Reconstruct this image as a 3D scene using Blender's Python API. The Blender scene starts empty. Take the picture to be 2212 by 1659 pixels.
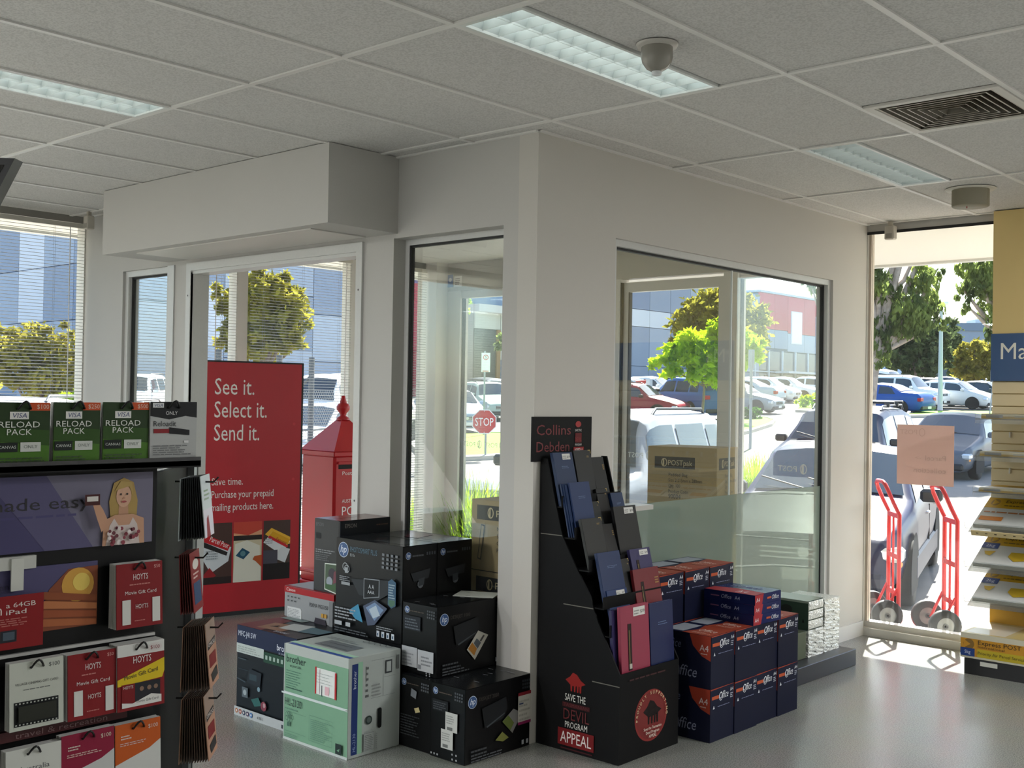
import bpy, bmesh, math, random
from mathutils import Vector, Matrix
random.seed(7)
PI = math.pi
sc = bpy.context.scene
COL = sc.collection

# ------------------------------------------------------------------ camera, sky, sun, exposure
CAM = Vector((3.4798, -4.0251, 1.6214))
R3 = Matrix(((0.7432394, -0.0039024, 0.6690141), (0.6688177, -0.0205893, -0.7431413), (0.0166746, 0.9997804, -0.0126927)))
FPX, CX, CY = 2440.0, 1106.0, 829.5
cam_data = bpy.data.cameras.new('camera')
cam_data.sensor_width = 36.0
cam_data.lens = FPX / 2212 * 36.0
cam_data.clip_start, cam_data.clip_end = 0.05, 600
cam = bpy.data.objects.new('camera', cam_data)
COL.objects.link(cam)
mw = R3.to_4x4(); mw.translation = CAM
cam.matrix_world = mw
sc.camera = cam
sc.view_settings.view_transform = 'Standard'
sc.view_settings.look = 'None'
sc.view_settings.gamma = 1.0
sc.view_settings.use_curve_mapping = False
sc.view_settings.exposure = 0.9

SUN_DIR = Vector((-0.39, 1.0, 1.03)).normalized()
wd = bpy.data.worlds.new('sky'); sc.world = wd; wd.use_nodes = True
nt = wd.node_tree
bg = nt.nodes['Background']
sky = nt.nodes.new('ShaderNodeTexSky')
sky.sky_type = 'NISHITA'
sky.sun_disc = False
sky.sun_elevation = math.asin(SUN_DIR.z)
sky.sun_rotation = math.atan2(SUN_DIR.x, SUN_DIR.y)
sky.air_density, sky.dust_density, sky.ozone_density = 1.0, 1.2, 1.0
nt.links.new(sky.outputs[0], bg.inputs[0])
bg.inputs[1].default_value = 0.24
sl = bpy.data.lights.new('sun', 'SUN'); sl.energy = 14.0; sl.angle = 0.0093; sl.color = (1.0, 0.95, 0.87)
so = bpy.data.objects.new('sun', sl); COL.objects.link(so)
so.rotation_euler = SUN_DIR.to_track_quat('Z', 'Y').to_euler()
so.location = (0, 0, 30)

# ------------------------------------------------------------------ helpers
def lin(h):
    h = h.lstrip('#')
    if len(h) == 3: h = ''.join(c * 2 for c in h)
    o = []
    for i in (0, 2, 4):
        c = int(h[i:i+2], 16) / 255
        o.append(c / 12.92 if c <= 0.04045 else ((c + 0.055) / 1.055) ** 2.4)
    return (*o, 1.0)

_mats = {}
def M(hexc, rough=0.5, metal=0.0, emit=0.0, spec=0.5, grain=0.0, gscale=60.0, bump=0.0, coat=0.0):
    key = (hexc, rough, metal, emit, spec, grain, gscale, bump, coat)
    if key in _mats: return _mats[key]
    m = bpy.data.materials.new('paint_' + hexc.lstrip('#'))
    m.use_nodes = True
    n = m.node_tree.nodes; b = n['Principled BSDF']; l = m.node_tree.links
    c = lin(hexc)
    b.inputs['Base Color'].default_value = c
    b.inputs['Roughness'].default_value = rough
    b.inputs['Metallic'].default_value = metal
    b.inputs['Specular IOR Level'].default_value = spec
    if coat: b.inputs['Coat Weight'].default_value = coat
    if emit:
        b.inputs['Emission Color'].default_value = c
        b.inputs['Emission Strength'].default_value = emit
    if grain or bump:
        tc = n.new('ShaderNodeTexCoord')
        tx = n.new('ShaderNodeTexNoise'); tx.inputs['Scale'].default_value = gscale; tx.inputs['Detail'].default_value = 4
        l.new(tc.outputs['Object'], tx.inputs['Vector'])
        if grain:
            r = n.new('ShaderNodeValToRGB')
            r.color_ramp.elements[0].position = 0.3; r.color_ramp.elements[1].position = 0.7
            r.color_ramp.elements[0].color = (*[x * (1 - grain) for x in c[:3]], 1)
            r.color_ramp.elements[1].color = (*[min(1, x * (1 + grain)) for x in c[:3]], 1)
            l.new(tx.outputs['Fac'], r.inputs['Fac']); l.new(r.outputs['Color'], b.inputs['Base Color'])
        if bump:
            bp = n.new('ShaderNodeBump'); bp.inputs['Strength'].default_value = bump; bp.inputs['Distance'].default_value = 0.01
            l.new(tx.outputs['Fac'], bp.inputs['Height']); l.new(bp.outputs['Normal'], b.inputs['Normal'])
    _mats[key] = m
    return m

def glass_mat(name, tint=(1, 1, 1), refl=0.06, haze=0.0, hcol=(0.8, 0.85, 0.8), rough=0.0):
    m = bpy.data.materials.new(name); m.use_nodes = True
    n = m.node_tree.nodes; l = m.node_tree.links
    n.remove(n['Principled BSDF']); out = n['Material Output']
    tr = n.new('ShaderNodeBsdfTransparent'); tr.inputs[0].default_value = (*tint, 1)
    gl = n.new('ShaderNodeBsdfGlossy'); gl.inputs['Roughness'].default_value = rough
    fr = n.new('ShaderNodeFresnel'); fr.inputs['IOR'].default_value = 1.45
    mu = n.new('ShaderNodeMath'); mu.operation = 'MULTIPLY'; mu.inputs[1].default_value = refl / 0.04
    mu.use_clamp = True
    l.new(fr.outputs[0], mu.inputs[0])
    mx = n.new('ShaderNodeMixShader')
    l.new(mu.outputs[0], mx.inputs[0]); l.new(gl.outputs[0], mx.inputs[2])
    if haze:
        tl = n.new('ShaderNodeBsdfTranslucent'); tl.inputs[0].default_value = (*hcol, 1)
        df = n.new('ShaderNodeBsdfDiffuse'); df.inputs[0].default_value = (*hcol, 1)
        hm = n.new('ShaderNodeMixShader'); hm.inputs[0].default_value = 0.35
        l.new(tl.outputs[0], hm.inputs[1]); l.new(df.outputs[0], hm.inputs[2])
        m2 = n.new('ShaderNodeMixShader'); m2.inputs[0].default_value = haze
        l.new(tr.outputs[0], m2.inputs[1]); l.new(hm.outputs[0], m2.inputs[2])
        l.new(m2.outputs[0], mx.inputs[1])
    else:
        l.new(tr.outputs[0], mx.inputs[1])
    l.new(mx.outputs[0], out.inputs[0])
    return m
GLASS = glass_mat('window_glass', (0.97, 0.99, 0.98), 0.008, haze=0.012, hcol=(0.8, 0.85, 0.9))  # slight scatter added to the panes for a veil of glare
FILM = glass_mat('frosted_film', (0.80, 0.84, 0.80), 0.01, haze=0.48, hcol=(0.5, 0.56, 0.5))
CARGLASS = M('#22323f', 0.05, 0, 0, 0.7)
ACRYL = glass_mat('clear_acrylic', (0.95, 0.97, 0.97), 0.03, haze=0.12, hcol=(0.9, 0.9, 0.9))

def foil_mat():
    m = bpy.data.materials.new('crinkled_foil'); m.use_nodes = True
    n = m.node_tree.nodes; l = m.node_tree.links; b = n['Principled BSDF']
    b.inputs['Base Color'].default_value = (0.86, 0.87, 0.82, 1); b.inputs['Metallic'].default_value = 0.35; b.inputs['Roughness'].default_value = 0.28
    tc = n.new('ShaderNodeTexCoord'); v = n.new('ShaderNodeTexVoronoi'); v.inputs['Scale'].default_value = 95
    bp = n.new('ShaderNodeBump'); bp.inputs['Strength'].default_value = 0.6; bp.inputs['Distance'].default_value = 0.008
    l.new(tc.outputs['Object'], v.inputs['Vector']); l.new(v.outputs['Distance'], bp.inputs['Height']); l.new(bp.outputs['Normal'], b.inputs['Normal'])
    return m
FOIL = foil_mat()

def leaf_mat(name, c1, c2, tl=0.5):
    m = bpy.data.materials.new(name); m.use_nodes = True
    n = m.node_tree.nodes; l = m.node_tree.links
    n.remove(n['Principled BSDF']); out = n['Material Output']
    tc = n.new('ShaderNodeTexCoord'); tx = n.new('ShaderNodeTexNoise'); tx.inputs['Scale'].default_value = 1.3; tx.inputs['Detail'].default_value = 6
    r = n.new('ShaderNodeValToRGB'); r.color_ramp.elements[0].position = 0.35; r.color_ramp.elements[1].position = 0.65
    r.color_ramp.elements[0].color = lin(c1); r.color_ramp.elements[1].color = lin(c2)
    l.new(tc.outputs['Object'], tx.inputs['Vector']); l.new(tx.outputs['Fac'], r.inputs['Fac'])
    d = n.new('ShaderNodeBsdfDiffuse'); t = n.new('ShaderNodeBsdfTranslucent'); mx = n.new('ShaderNodeMixShader'); mx.inputs[0].default_value = tl
    l.new(r.outputs[0], d.inputs[0]); l.new(r.outputs[0], t.inputs[0])
    l.new(d.outputs[0], mx.inputs[1]); l.new(t.outputs[0], mx.inputs[2]); l.new(mx.outputs[0], out.inputs[0])
    return m

class MB:
    """collects faces with a material each, builds ONE mesh object"""
    def __init__(s): s.v = []; s.f = []; s.m = []; s.mats = []; s.sm = []
    def mi(s, m):
        if m not in s.mats: s.mats.append(m)
        return s.mats.index(m)
    def poly(s, pts, m, smooth=False):
        b = len(s.v); s.v += [tuple(p) for p in pts]; s.f.append(tuple(range(b, b + len(pts)))); s.m.append(s.mi(m)); s.sm.append(smooth)
    def faces(s, vs, fs, m, smooth=False):
        b = len(s.v); s.v += [tuple(p) for p in vs]; k = s.mi(m)
        for f in fs: s.f.append(tuple(b + i for i in f)); s.m.append(k); s.sm.append(smooth)
    def box(s, x0, x1, y0, y1, z0, z1, m, T=None, bev=0.0):
        if bev > 0:
            bm = bmesh.new()
            bmesh.ops.create_cube(bm, size=1)
            for v in bm.verts: v.co = Vector(((x0 + x1) / 2 + v.co.x * (x1 - x0), (y0 + y1) / 2 + v.co.y * (y1 - y0), (z0 + z1) / 2 + v.co.z * (z1 - z0)))
            bmesh.ops.bevel(bm, geom=bm.edges[:], offset=bev, segments=1, affect='EDGES')
            vs = [v.co.copy() for v in bm.verts]; bm.verts.index_update(); fs = [[v.index for v in f.verts] for f in bm.faces]; bm.free()
        else:
            vs = [Vector((x, y, z)) for z in (z0, z1) for x, y in ((x0, y0), (x1, y0), (x1, y1), (x0, y1))]
            fs = [(3, 2, 1, 0), (4, 5, 6, 7), (0, 1, 5, 4), (1, 2, 6, 5), (2, 3, 7, 6), (3, 0, 4, 7)]
        if T is not None: vs = [T @ v for v in vs]
        s.faces(vs, fs, m)
    def tube(s, pts, r, m, n=8, cap=True):
        pts = [Vector(p) for p in pts]; rs = r if isinstance(r, (list, tuple)) else [r] * len(pts)
        rings = []; up = Vector((0, 0, 1))
        for i, p in enumerate(pts):
            d = (pts[min(i + 1, len(pts) - 1)] - pts[max(i - 1, 0)]).normalized()
            a = d.cross(up if abs(d.z) < 0.95 else Vector((1, 0, 0))).normalized(); b = d.cross(a)
            rings.append([p + (a * math.cos(2 * PI * k / n) + b * math.sin(2 * PI * k / n)) * rs[i] for k in range(n)])
        vs = [q for rg in rings for q in rg]
        fs = [(i * n + k, i * n + (k + 1) % n, (i + 1) * n + (k + 1) % n, (i + 1) * n + k) for i in range(len(pts) - 1) for k in range(n)]
        s.faces(vs, fs, m, True)
        if cap:
            s.poly(rings[0], m); s.poly(rings[-1][::-1], m)
    def lathe(s, prof, m, n=20, c=(0, 0, 0)):
        c = Vector(c); vs = []
        for r, z in prof: vs += [c + Vector((r * math.cos(2 * PI * k / n), r * math.sin(2 * PI * k / n), z)) for k in range(n)]
        fs = [(i * n + k, i * n + (k + 1) % n, (i + 1) * n + (k + 1) % n, (i + 1) * n + k) for i in range(len(prof) - 1) for k in range(n)]
        s.faces(vs, fs, m, True)
    def disc(s, c, r, ax, m, n=20, zmin=None, r2=None):
        c = Vector(c); ax = Vector(ax).normalized(); a = ax.cross(Vector((0, 0, 1)) if abs(ax.z) < 0.9 else Vector((1, 0, 0))).normalized(); b = a.cross(ax)
        pts = [c + a * math.cos(2 * PI * k / n) * r + b * math.sin(2 * PI * k / n) * (r2 or r) for k in range(n)]
        if zmin is not None:
            for p in pts: p.z = max(p.z, zmin)
        s.poly(pts, m)
    def wheel(s, c, ax, r, w, m, n=24):
        """closed cylinder centred at c along horizontal axis ax with a rounded shoulder"""
        c = Vector(c); ax = Vector(ax).normalized(); a = ax.cross(Vector((0, 0, 1))).normalized(); b = a.cross(ax)
        prof = [(r * .55, -w / 2), (r * .93, -w / 2), (r, -w / 2 + r * .09), (r, w / 2 - r * .09), (r * .93, w / 2), (r * .55, w / 2)]
        vs = []
        for q, t in prof: vs += [c + ax * t + (a * math.cos(2 * PI * k / n) + b * math.sin(2 * PI * k / n)) * q for k in range(n)]
        fs = [(i * n + k, i * n + (k + 1) % n, (i + 1) * n + (k + 1) % n, (i + 1) * n + k) for i in range(len(prof) - 1) for k in range(n)]
        s.faces(vs, fs, m, True)
    def mesh(s, name):
        me = bpy.data.meshes.new(name); me.from_pydata(s.v, [], s.f)
        for m in s.mats: me.materials.append(m)
        me.polygons.foreach_set('material_index', s.m)
        me.polygons.foreach_set('use_smooth', s.sm)
        me.update()
        return me
    def build(s, name, parent=None, loc=None, rz=0.0):
        o = bpy.data.objects.new(name, s.mesh(name)); COL.objects.link(o)
        if parent: o.parent = parent
        if loc is not None: o.location = loc
        if rz: o.rotation_euler.z = rz
        return o

def thing(name, label, cat, loc=(0, 0, 0), rz=0.0, group=None):
    o = bpy.data.objects.new(name, None); o.empty_display_size = 0.1; COL.objects.link(o)
    o.location = loc; o.rotation_euler.z = rz; o['label'] = label; o['category'] = cat
    if group: o['group'] = group
    return o
def tag(o, label, cat, group=None, kind=None):
    o['label'] = label; o['category'] = cat
    if group: o['group'] = group
    if kind: o['kind'] = kind
    return o
def struct(o): o['kind'] = 'structure'; return o
def plain(name, fn, m, parent=None, loc=None, rz=0.0):
    b = MB(); fn(b, m); return b.build(name, parent, loc, rz)
def boxpart(name, dims, m, parent=None, bev=0.0, loc=None, rz=0.0):
    b = MB(); b.box(*dims, m, bev=bev); return b.build(name, parent, loc, rz)
def dup(o, parent=None):
    c = o.copy(); COL.objects.link(c)
    if parent is not None: c.parent = parent
    return c
def dup_tree(r, loc, rz=0.0, label=None):
    c = dup(r); c.location = loc; c.rotation_euler.z = rz
    if label: c['label'] = label
    for ch in list(r.children):
        d = dup(ch, c)
        for g in list(ch.children): dup(g, d)
    return c

# ---- lettering
_glyph = {}
def glyphs(s):
    if s in _glyph: return _glyph[s]
    cu = bpy.data.curves.new('lettering', 'FONT'); cu.body = s; cu.resolution_u = 2; cu.size = 1
    ob = bpy.data.objects.new('lettering', cu); COL.objects.link(ob)
    dg = bpy.context.evaluated_depsgraph_get(); me = ob.evaluated_get(dg).to_mesh()
    vs = [(v.co.x, v.co.y) for v in me.vertices]; fs = [tuple(p.vertices) for p in me.polygons]
    ob.evaluated_get(dg).to_mesh_clear()
    bpy.data.objects.remove(ob); bpy.data.curves.remove(cu)
    w = max((v[0] for v in vs), default=0.1); x0 = min((v[0] for v in vs), default=0)
    _glyph[s] = ([(x - x0, y) for x, y in vs], fs, w - x0)
    return _glyph[s]
CAPH = 0.69

class Face:
    """a printed face: flat shapes and lettering laid on a plane, all collected into one MB"""
    def __init__(s, mb, o, u, v, step=0.0004):
        s.mb = mb; s.o = Vector(o); s.u = Vector(u).normalized(); s.v = Vector(v).normalized(); s.n = s.u.cross(s.v).normalized(); s.k = 2; s.step = step
    def P(s, a, b): return s.o + s.u * a + s.v * b + s.n * (s.k * s.step)
    def rect(s, a0, b0, a1, b1, c, rough=0.5):
        s.mb.poly([s.P(a0, b0), s.P(a1, b0), s.P(a1, b1), s.P(a0, b1)], M(c, rough, spec=0.25)); s.k += 1
    def poly(s, pts, c, rough=0.5): s.mb.poly([s.P(*p) for p in pts], M(c, rough, spec=0.25)); s.k += 1
    def disc(s, a, b, r, c, r2=None, n=20):
        s.mb.poly([s.P(a + r * math.cos(2 * PI * k / n), b + (r2 or r) * math.sin(2 * PI * k / n)) for k in range(n)], M(c)); s.k += 1
    def ring(s, a, b, r, t, c, r2=None, n=24):
        r2 = r2 or r
        for k in range(n):
            q0, q1 = 2 * PI * k / n, 2 * PI * (k + 1) / n
            s.mb.poly([s.P(a + r * math.cos(q0), b + r2 * math.sin(q0)), s.P(a + r * math.cos(q1), b + r2 * math.sin(q1)),
                       s.P(a + (r - t) * math.cos(q1), b + (r2 - t) * math.sin(q1)), s.P(a + (r - t) * math.cos(q0), b + (r2 - t) * math.sin(q0))], M(c))
        s.k += 1
    def text(s, t, a, b, h, c, w=None, al='l', mirror=False, rot=0.0, shear=0.0):
        vs, fs, tw = glyphs(t); k = h / CAPH; kx = k if w is None else w / tw
        W = tw * kx; off = {'l': 0, 'c': -W / 2, 'r': -W}[al]; m = M(c)
        out = []
        for x, y in vs:
            X = x * kx + off + shear * y * k; Y = y * k
            if mirror: X = -X + (0 if al == 'c' else W + 2 * off)
            if rot: X, Y = X * math.cos(rot) - Y * math.sin(rot), X * math.sin(rot) + Y * math.cos(rot)
            out.append(s.P(a + X, b + Y))
        s.mb.faces(out, fs, m); s.k += 1
    def lines(s, a0, b0, a1, b1, n, c, fill=0.45, rnd=None):
        rnd = rnd or random
        h = (b1 - b0) / n
        for i in range(n):
            b = b1 - (i + 1) * h
            x = a0; end = a0 + (a1 - a0) * rnd.uniform(0.65, 1.0)
            while x < end - 0.002:
                ww = min(end - x, (a1 - a0) * rnd.uniform(0.06, 0.2))
                s.mb.poly([s.P(x, b), s.P(x + ww, b), s.P(x + ww, b + h * fill), s.P(x, b + h * fill)], M(c))
                x += ww + (a1 - a0) * 0.025
        s.k += 1

class Carton:
    """box thing: body (bevelled) + print; local origin at the centre of its base"""
    def __init__(s, name, label, cat, x0, x1, y0, y1, z0, z1, body, rough=0.45, rz=0.0, group=None, bev=0.003):
        s.lx, s.ly, s.lz = x1 - x0, y1 - y0, z1 - z0
        s.root = thing(name, label, cat, ((x0 + x1) / 2, (y0 + y1) / 2, z0), rz, group)
        b = MB(); b.box(-s.lx / 2, s.lx / 2, -s.ly / 2, s.ly / 2, 0, s.lz, M(body, rough, spec=0.25), bev=bev)
        s.body = b.build('carton_body', s.root); s.mb = MB()
        s.L = Face(s.mb, (-s.lx / 2, -s.ly / 2, 0), (1, 0, 0), (0, 0, 1))      # face towards -y
        s.Rr = Face(s.mb, (s.lx / 2, -s.ly / 2, 0), (0, 1, 0), (0, 0, 1))      # face towards +x
        s.T = Face(s.mb, (-s.lx / 2, -s.ly / 2, s.lz), (1, 0, 0), (0, 1, 0))   # top
    def done(s, name='print'):
        s.pr = s.mb.build(name, s.root); return s.root
# ------------------------------------------------------------------ the room shell
H, D, XL = 2.886, 3.617, -4.40
WALL = M('#bbb9b4', 0.75, grain=0.02, gscale=300)
WALLP = M('#c6c2ba', 0.75, grain=0.02, gscale=300)
ALU = M('#c9c9c6', 0.38, 0.0, grain=0.02)
ALUD = M('#7f807c', 0.45)
GASK = M('#191a1b', 0.6)

def floor_mat():
    m = bpy.data.materials.new('speckled_vinyl'); m.use_nodes = True
    n = m.node_tree.nodes; l = m.node_tree.links; b = n['Principled BSDF']
    tc = n.new('ShaderNodeTexCoord'); a = n.new('ShaderNodeTexNoise'); a.inputs['Scale'].default_value = 160; a.inputs['Detail'].default_value = 3
    r = n.new('ShaderNodeValToRGB'); e = r.color_ramp.elements
    e[0].position = 0.38; e[0].color = lin('#73756f'); e[1].position = 0.62; e[1].color = lin('#9b9c95')
    a2 = n.new('ShaderNodeTexNoise'); a2.inputs['Scale'].default_value = 2.5
    mx = n.new('ShaderNodeMixRGB'); mx.blend_type = 'MULTIPLY'; mx.inputs[0].default_value = 0.18
    l.new(tc.outputs['Object'], a.inputs['Vector']); l.new(tc.outputs['Object'], a2.inputs['Vector'])
    l.new(a.outputs['Fac'], r.inputs['Fac']); l.new(r.outputs[0], mx.inputs[1]); l.new(a2.outputs['Color'], mx.inputs[2]); l.new(mx.outputs[0], b.inputs['Base Color'])
    b.inputs['Roughness'].default_value = 0.24; b.inputs['Specular IOR Level'].default_value = 0.8
    return m
def tile_mat():
    m = bpy.data.materials.new('mineral_fibre_tile'); m.use_nodes = True
    n = m.node_tree.nodes; l = m.node_tree.links; b = n['Principled BSDF']
    tc = n.new('ShaderNodeTexCoord'); a = n.new('ShaderNodeTexNoise'); a.inputs['Scale'].default_value = 130; a.inputs['Detail'].default_value = 5
    r = n.new('ShaderNodeValToRGB'); e = r.color_ramp.elements
    e[0].position = 0.40; e[0].color = lin('#bebcb8'); e[1].position = 0.56; e[1].color = lin('#d0ceca')
    l.new(tc.outputs['Object'], a.inputs['Vector']); l.new(a.outputs['Fac'], r.inputs['Fac']); l.new(r.outputs[0], b.inputs['Base Color'])
    bp = n.new('ShaderNodeBump'); bp.inputs['Strength'].default_value = 0.25; bp.inputs['Distance'].default_value = 0.004
    l.new(a.outputs['Fac'], bp.inputs['Height']); l.new(bp.outputs['Normal'], b.inputs['Normal'])
    b.inputs['Roughness'].default_value = 0.9
    return m
XR, YB = 7.0, -9.0
struct(boxpart('floor', (XL - 0.05, XR, YB, D + 0.05, -0.12, 0.0), floor_mat()))

# ceiling: slab above, T-bar grid, mineral tiles (each tile a part)
CE = struct(boxpart('ceiling', (XL - 0.05, XR, YB, D, H + 0.16, H + 0.24), M('#55534f', 0.9)))
GX0, GDX, GY0, GDY = 0.177, 0.588, -0.118, 1.217
TILE = tile_mat(); GRID = M('#dddbd6', 0.45)
LIGHT_CELLS = {}          # (i, j): which fixture sits there
def cellx(i): return GX0 + i * GDX
def celly(j): return GY0 + j * GDY
fixtures = [(1, -1), (1, 1), (-3, -2)]     # in view: (i, j) = cell to the right of / beyond grid line
fill_fixtures = [(-5, -6), (-2, -5), (-2, -7), (1, -6), (7, 1), (9, 0)]  # out of view, added as fill light for walls and shelves
vents = [(2, 0)]
tile_cache = {}
def tile_mesh(w, d):
    k = (round(w, 3), round(d, 3))
    if k not in tile_cache:
        b = MB(); b.box(0.003, w - 0.003, 0.003, d - 0.003, 0.004, 0.018, TILE, bev=0.003); tile_cache[k] = b.mesh('ceiling_tile')
    return tile_cache[k]
def put_tile(x0, x1, y0, y1, name='ceiling_tile'):
    if x1 - x0 < 0.03 or y1 - y0 < 0.03: return
    o = bpy.data.objects.new(name, tile_mesh(x1 - x0, y1 - y0)); COL.objects.link(o); o.parent = CE; o.location = (x0, y0, H)
for i in range(-8, 12):
    for j in range(-8, 4):
        x0, x1, y0, y1 = cellx(i), cellx(i + 1), celly(j), celly(j + 1)
        x0, x1, y0, y1 = max(x0, XL), min(x1, XR), max(y0, YB), min(y1, D)
        if x1 <= x0 or y1 <= y0: continue
        if (i, j) in fixtures or (i, j) in fill_fixtures:
            if i == -3: put_tile(x0, x0 + 0.285, y0, y1)      # half tile beside the fitting
            else: put_tile(x0 + 0.30, x1, y0, y1)
            continue
        if (i, j) in vents: put_tile(x0, x1, y0, y0 + 0.643); continue
        if x1 <= 0.0 + 1e-6 and y0 >= 0: continue             # vestibule has a plaster ceiling
        if x0 < 0 and y0 < 0 < y1:                            # column/bulkhead row: cut at the wall
            if x1 > 0: put_tile(x0, x1, y0, 0.0); put_tile(0.0, x1, 0.0, y1)
            else: put_tile(x0, x1, y0, 0.0)
            continue
        if x0 < 0 < x1 and y0 >= 0: put_tile(0.0, x1, y0, y1); continue
        put_tile(x0, x1, y0, y1)
for i in range(-7, 12):
    x = cellx(i); y1 = D if x > 0 else 0.0
    boxpart('grid_runner', (x - 0.012, x + 0.012, YB, y1, H - 0.003, H + 0.004), GRID, CE)
for j in range(-7, 4):
    y = celly(j); x0 = XL if y < 0 else 0.0
    boxpart('grid_runner', (x0, XR, y - 0.012, y + 0.012, H - 0.0035, H + 0.0035), GRID, CE)
for d in ((0.0, XR, D - 0.03, D - 0.001), (XL, 0.0, -0.022, -0.001), (0.001, 0.022, 0.0, D - 0.03)):
    boxpart('edge_trim', (*d, H - 0.006, H + 0.003), GRID, CE)
struct(boxpart('trim_1', (XL, 0.0, 0.1, D, H + 0.01, H + 0.04), M('#d8d6d0', 0.7))).name = 'vestibule_ceiling'
# roof over everything, with the deep eave and its white soffit
SOF = M('#dedbd4', 0.75)
struct(boxpart('roof', (-5.1, 8.0, YB - 1, 5.62, 3.25, 3.45), M('#8a8a88', 0.8)))
struct(boxpart('soffit_front', (-5.1, 8.0, D + 0.06, 5.6, 2.86, 2.90), SOF))
struct(boxpart('soffit_left', (-5.1, XL - 0.06, YB - 1, D + 0.05, 2.86, 2.90), SOF))
struct(boxpart('fascia_front', (-5.15, 8.0, 5.6, 5.68, 2.84, 3.46), M('#c9c8c4', 0.6)))
struct(boxpart('fascia_left', (-5.18, -5.1, YB - 1, 5.6, 2.84, 3.46), M('#c9c8c4', 0.6)))

# inner wall along the vestibule side (plane x = 0) with the big window
T = 0.12
def wall_inner_right(b, m):
    for y0, y1, z0, z1 in ((0.0, 0.617, 0, H), (3.052, D - 0.05, 0, H), (0.617, 3.052, 2.452, H), (0.617, 3.052, 0, 0.12)):
        b.box(-T, 0.0, y0, y1, z0, z1, m)
struct(plain('wall_right_inner', wall_inner_right, WALLP))
struct(boxpart('baseboard_right', (0.0, 0.012, 0.617, D - 0.06, 0, 0.10), M('#d9d7d2', 0.5)))
# inner wall with the doorway (plane y = 0)
def wall_b(b, m):
    for x0, x1, z0, z1 in ((-0.215, -T, 0, H), (-1.245, -1.005, 0, 2.46), (XL, -0.215, 2.46, H), (XL, -3.81, 0, 2.46), (-3.14, -2.985, 0, 2.46), (-3.81, -3.14, 0, 0.15), (-1.005, -0.215, 0, 0.12)):
        b.box(x0, x1, 0.0, T, z0, z1, m)
struct(plain('wall_left_inner', wall_b, WALL))
# bulkhead over the doorway
def bulk(b, m):
    b.box(-3.22, -0.975, -0.47, -0.0005, 2.484, H, m)
BK = struct(plain('bulkhead', bulk, WALL))
boxpart('access_panel', (-2.93, -1.20, -0.40, -0.03, 2.478, 2.4838), M('#d0cdc6', 0.5), BK)

# aluminium framing of the inner openings
def frame(name, axis, a0, a1, z0, z1, p0, p1, w, parent=None, bottom=True, gm=GLASS, gpos=None, dark=True):
    """rectangular window frame in plane x or y; pieces left, right, top, bottom + glass"""
    root = bpy.data.objects.new(name, None); COL.objects.link(root); root['kind'] = 'structure'
    if parent: root.parent = parent
    def bx(nm, s0, s1, t0, t1, m, q0=p0, q1=p1):
        dims = (q0, q1, s0, s1, t0, t1) if axis == 'x' else (s0, s1, q0, q1, t0, t1)
        boxpart(nm, dims, m, root)
    bx('jamb', a0, a0 + w, z0, z1, ALU); bx('jamb', a1 - w, a1, z0, z1, ALU)
    bx('head', a0 + w, a1 - w, z1 - w, z1, ALU)
    if bottom: bx('sill', a0 + w, a1 - w, z0, z0 + w, ALU)
    zb = z0 + w if bottom else z0
    g = 0.5 * (p0 + p1)
    if dark:
        for s0, s1, t0, t1 in ((a0 + w, a0 + w + 0.012, zb, z1 - w), (a1 - w - 0.012, a1 - w, zb, z1 - w), (a0 + w, a1 - w, z1 - w - 0.012, z1 - w)):
            bx('gasket', s0, s1, t0, t1, GASK, g - 0.012, g + 0.012)
    if gm: bx('glass', a0 + w, a1 - w, zb, z1 - w, gm, g - 0.003, g + 0.003)
    return root
fr = frame('window_1', 'x', 0.617, 3.052, 0.12, 2.452, -0.10, -0.02, 0.035)
boxpart('glass_joint', (-0.064, -0.056, 1.85, 1.856, 0.16, 2.41), M('#dfe4e2', 0.3), fr)
boxpart('frosted_film', (-0.0535, -0.0525, 0.66, 3.01, 0.16, 1.068), FILM, fr)
boxpart('notice_paper', (-0.0665, -0.0655, 1.02, 1.32, 0.72, 1.04), leaf_mat('backlit_paper', '#eef2f0', '#f2f5f3', .6), fr)
struct(boxpart('trim_2', (0.001, 0.13, 0.60, 0.80, 1.062, 1.086), M('#b9b7b0', 0.4)))
frame('window_2', 'y', -1.005, -0.215, 0.12, 2.46, 0.085, 0.12, 0.03)
frame('window_3', 'y', -3.81, -3.14, 0.15, 2.46, 0.02, 0.10, 0.04)
dr = frame('door_1', 'y', -2.985, -1.245, 0.0, 2.46, -0.015, 0.125, 0.05, bottom=False, gm=None, dark=False)
boxpart('door_track', (-2.935, -1.295, 0.0, 0.11, 2.39, 2.41), ALU, dr)
boxpart('leaf_edge', (-3.22, -3.075, 0.135, 0.17, 0.0, 2.39), M('#c2bdb3', 0.4), dr)
boxpart('leaf_edge', (-1.36, -1.285, 0.135, 0.17, 0.02, 2.39), ALU, dr)
boxpart('door_gasket', (-2.942, -2.935, -0.01, 0.005, 0.0, 2.40), GASK, dr)
for z in (1.05, 2.2):
    b = MB(); b.disc((-2.96, -0.0165, z + 0.05), 0.006, (0, -1, 0), M('#444444'), 10); b.disc((-1.27, -0.0165, z), 0.006, (0, -1, 0), M('#444444'), 10); b.build('screw_head', dr)
struct(boxpart('trim_3', (-3.22, -3.14, -0.01, 0.0, 0.0, 2.46), ALU))

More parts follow.
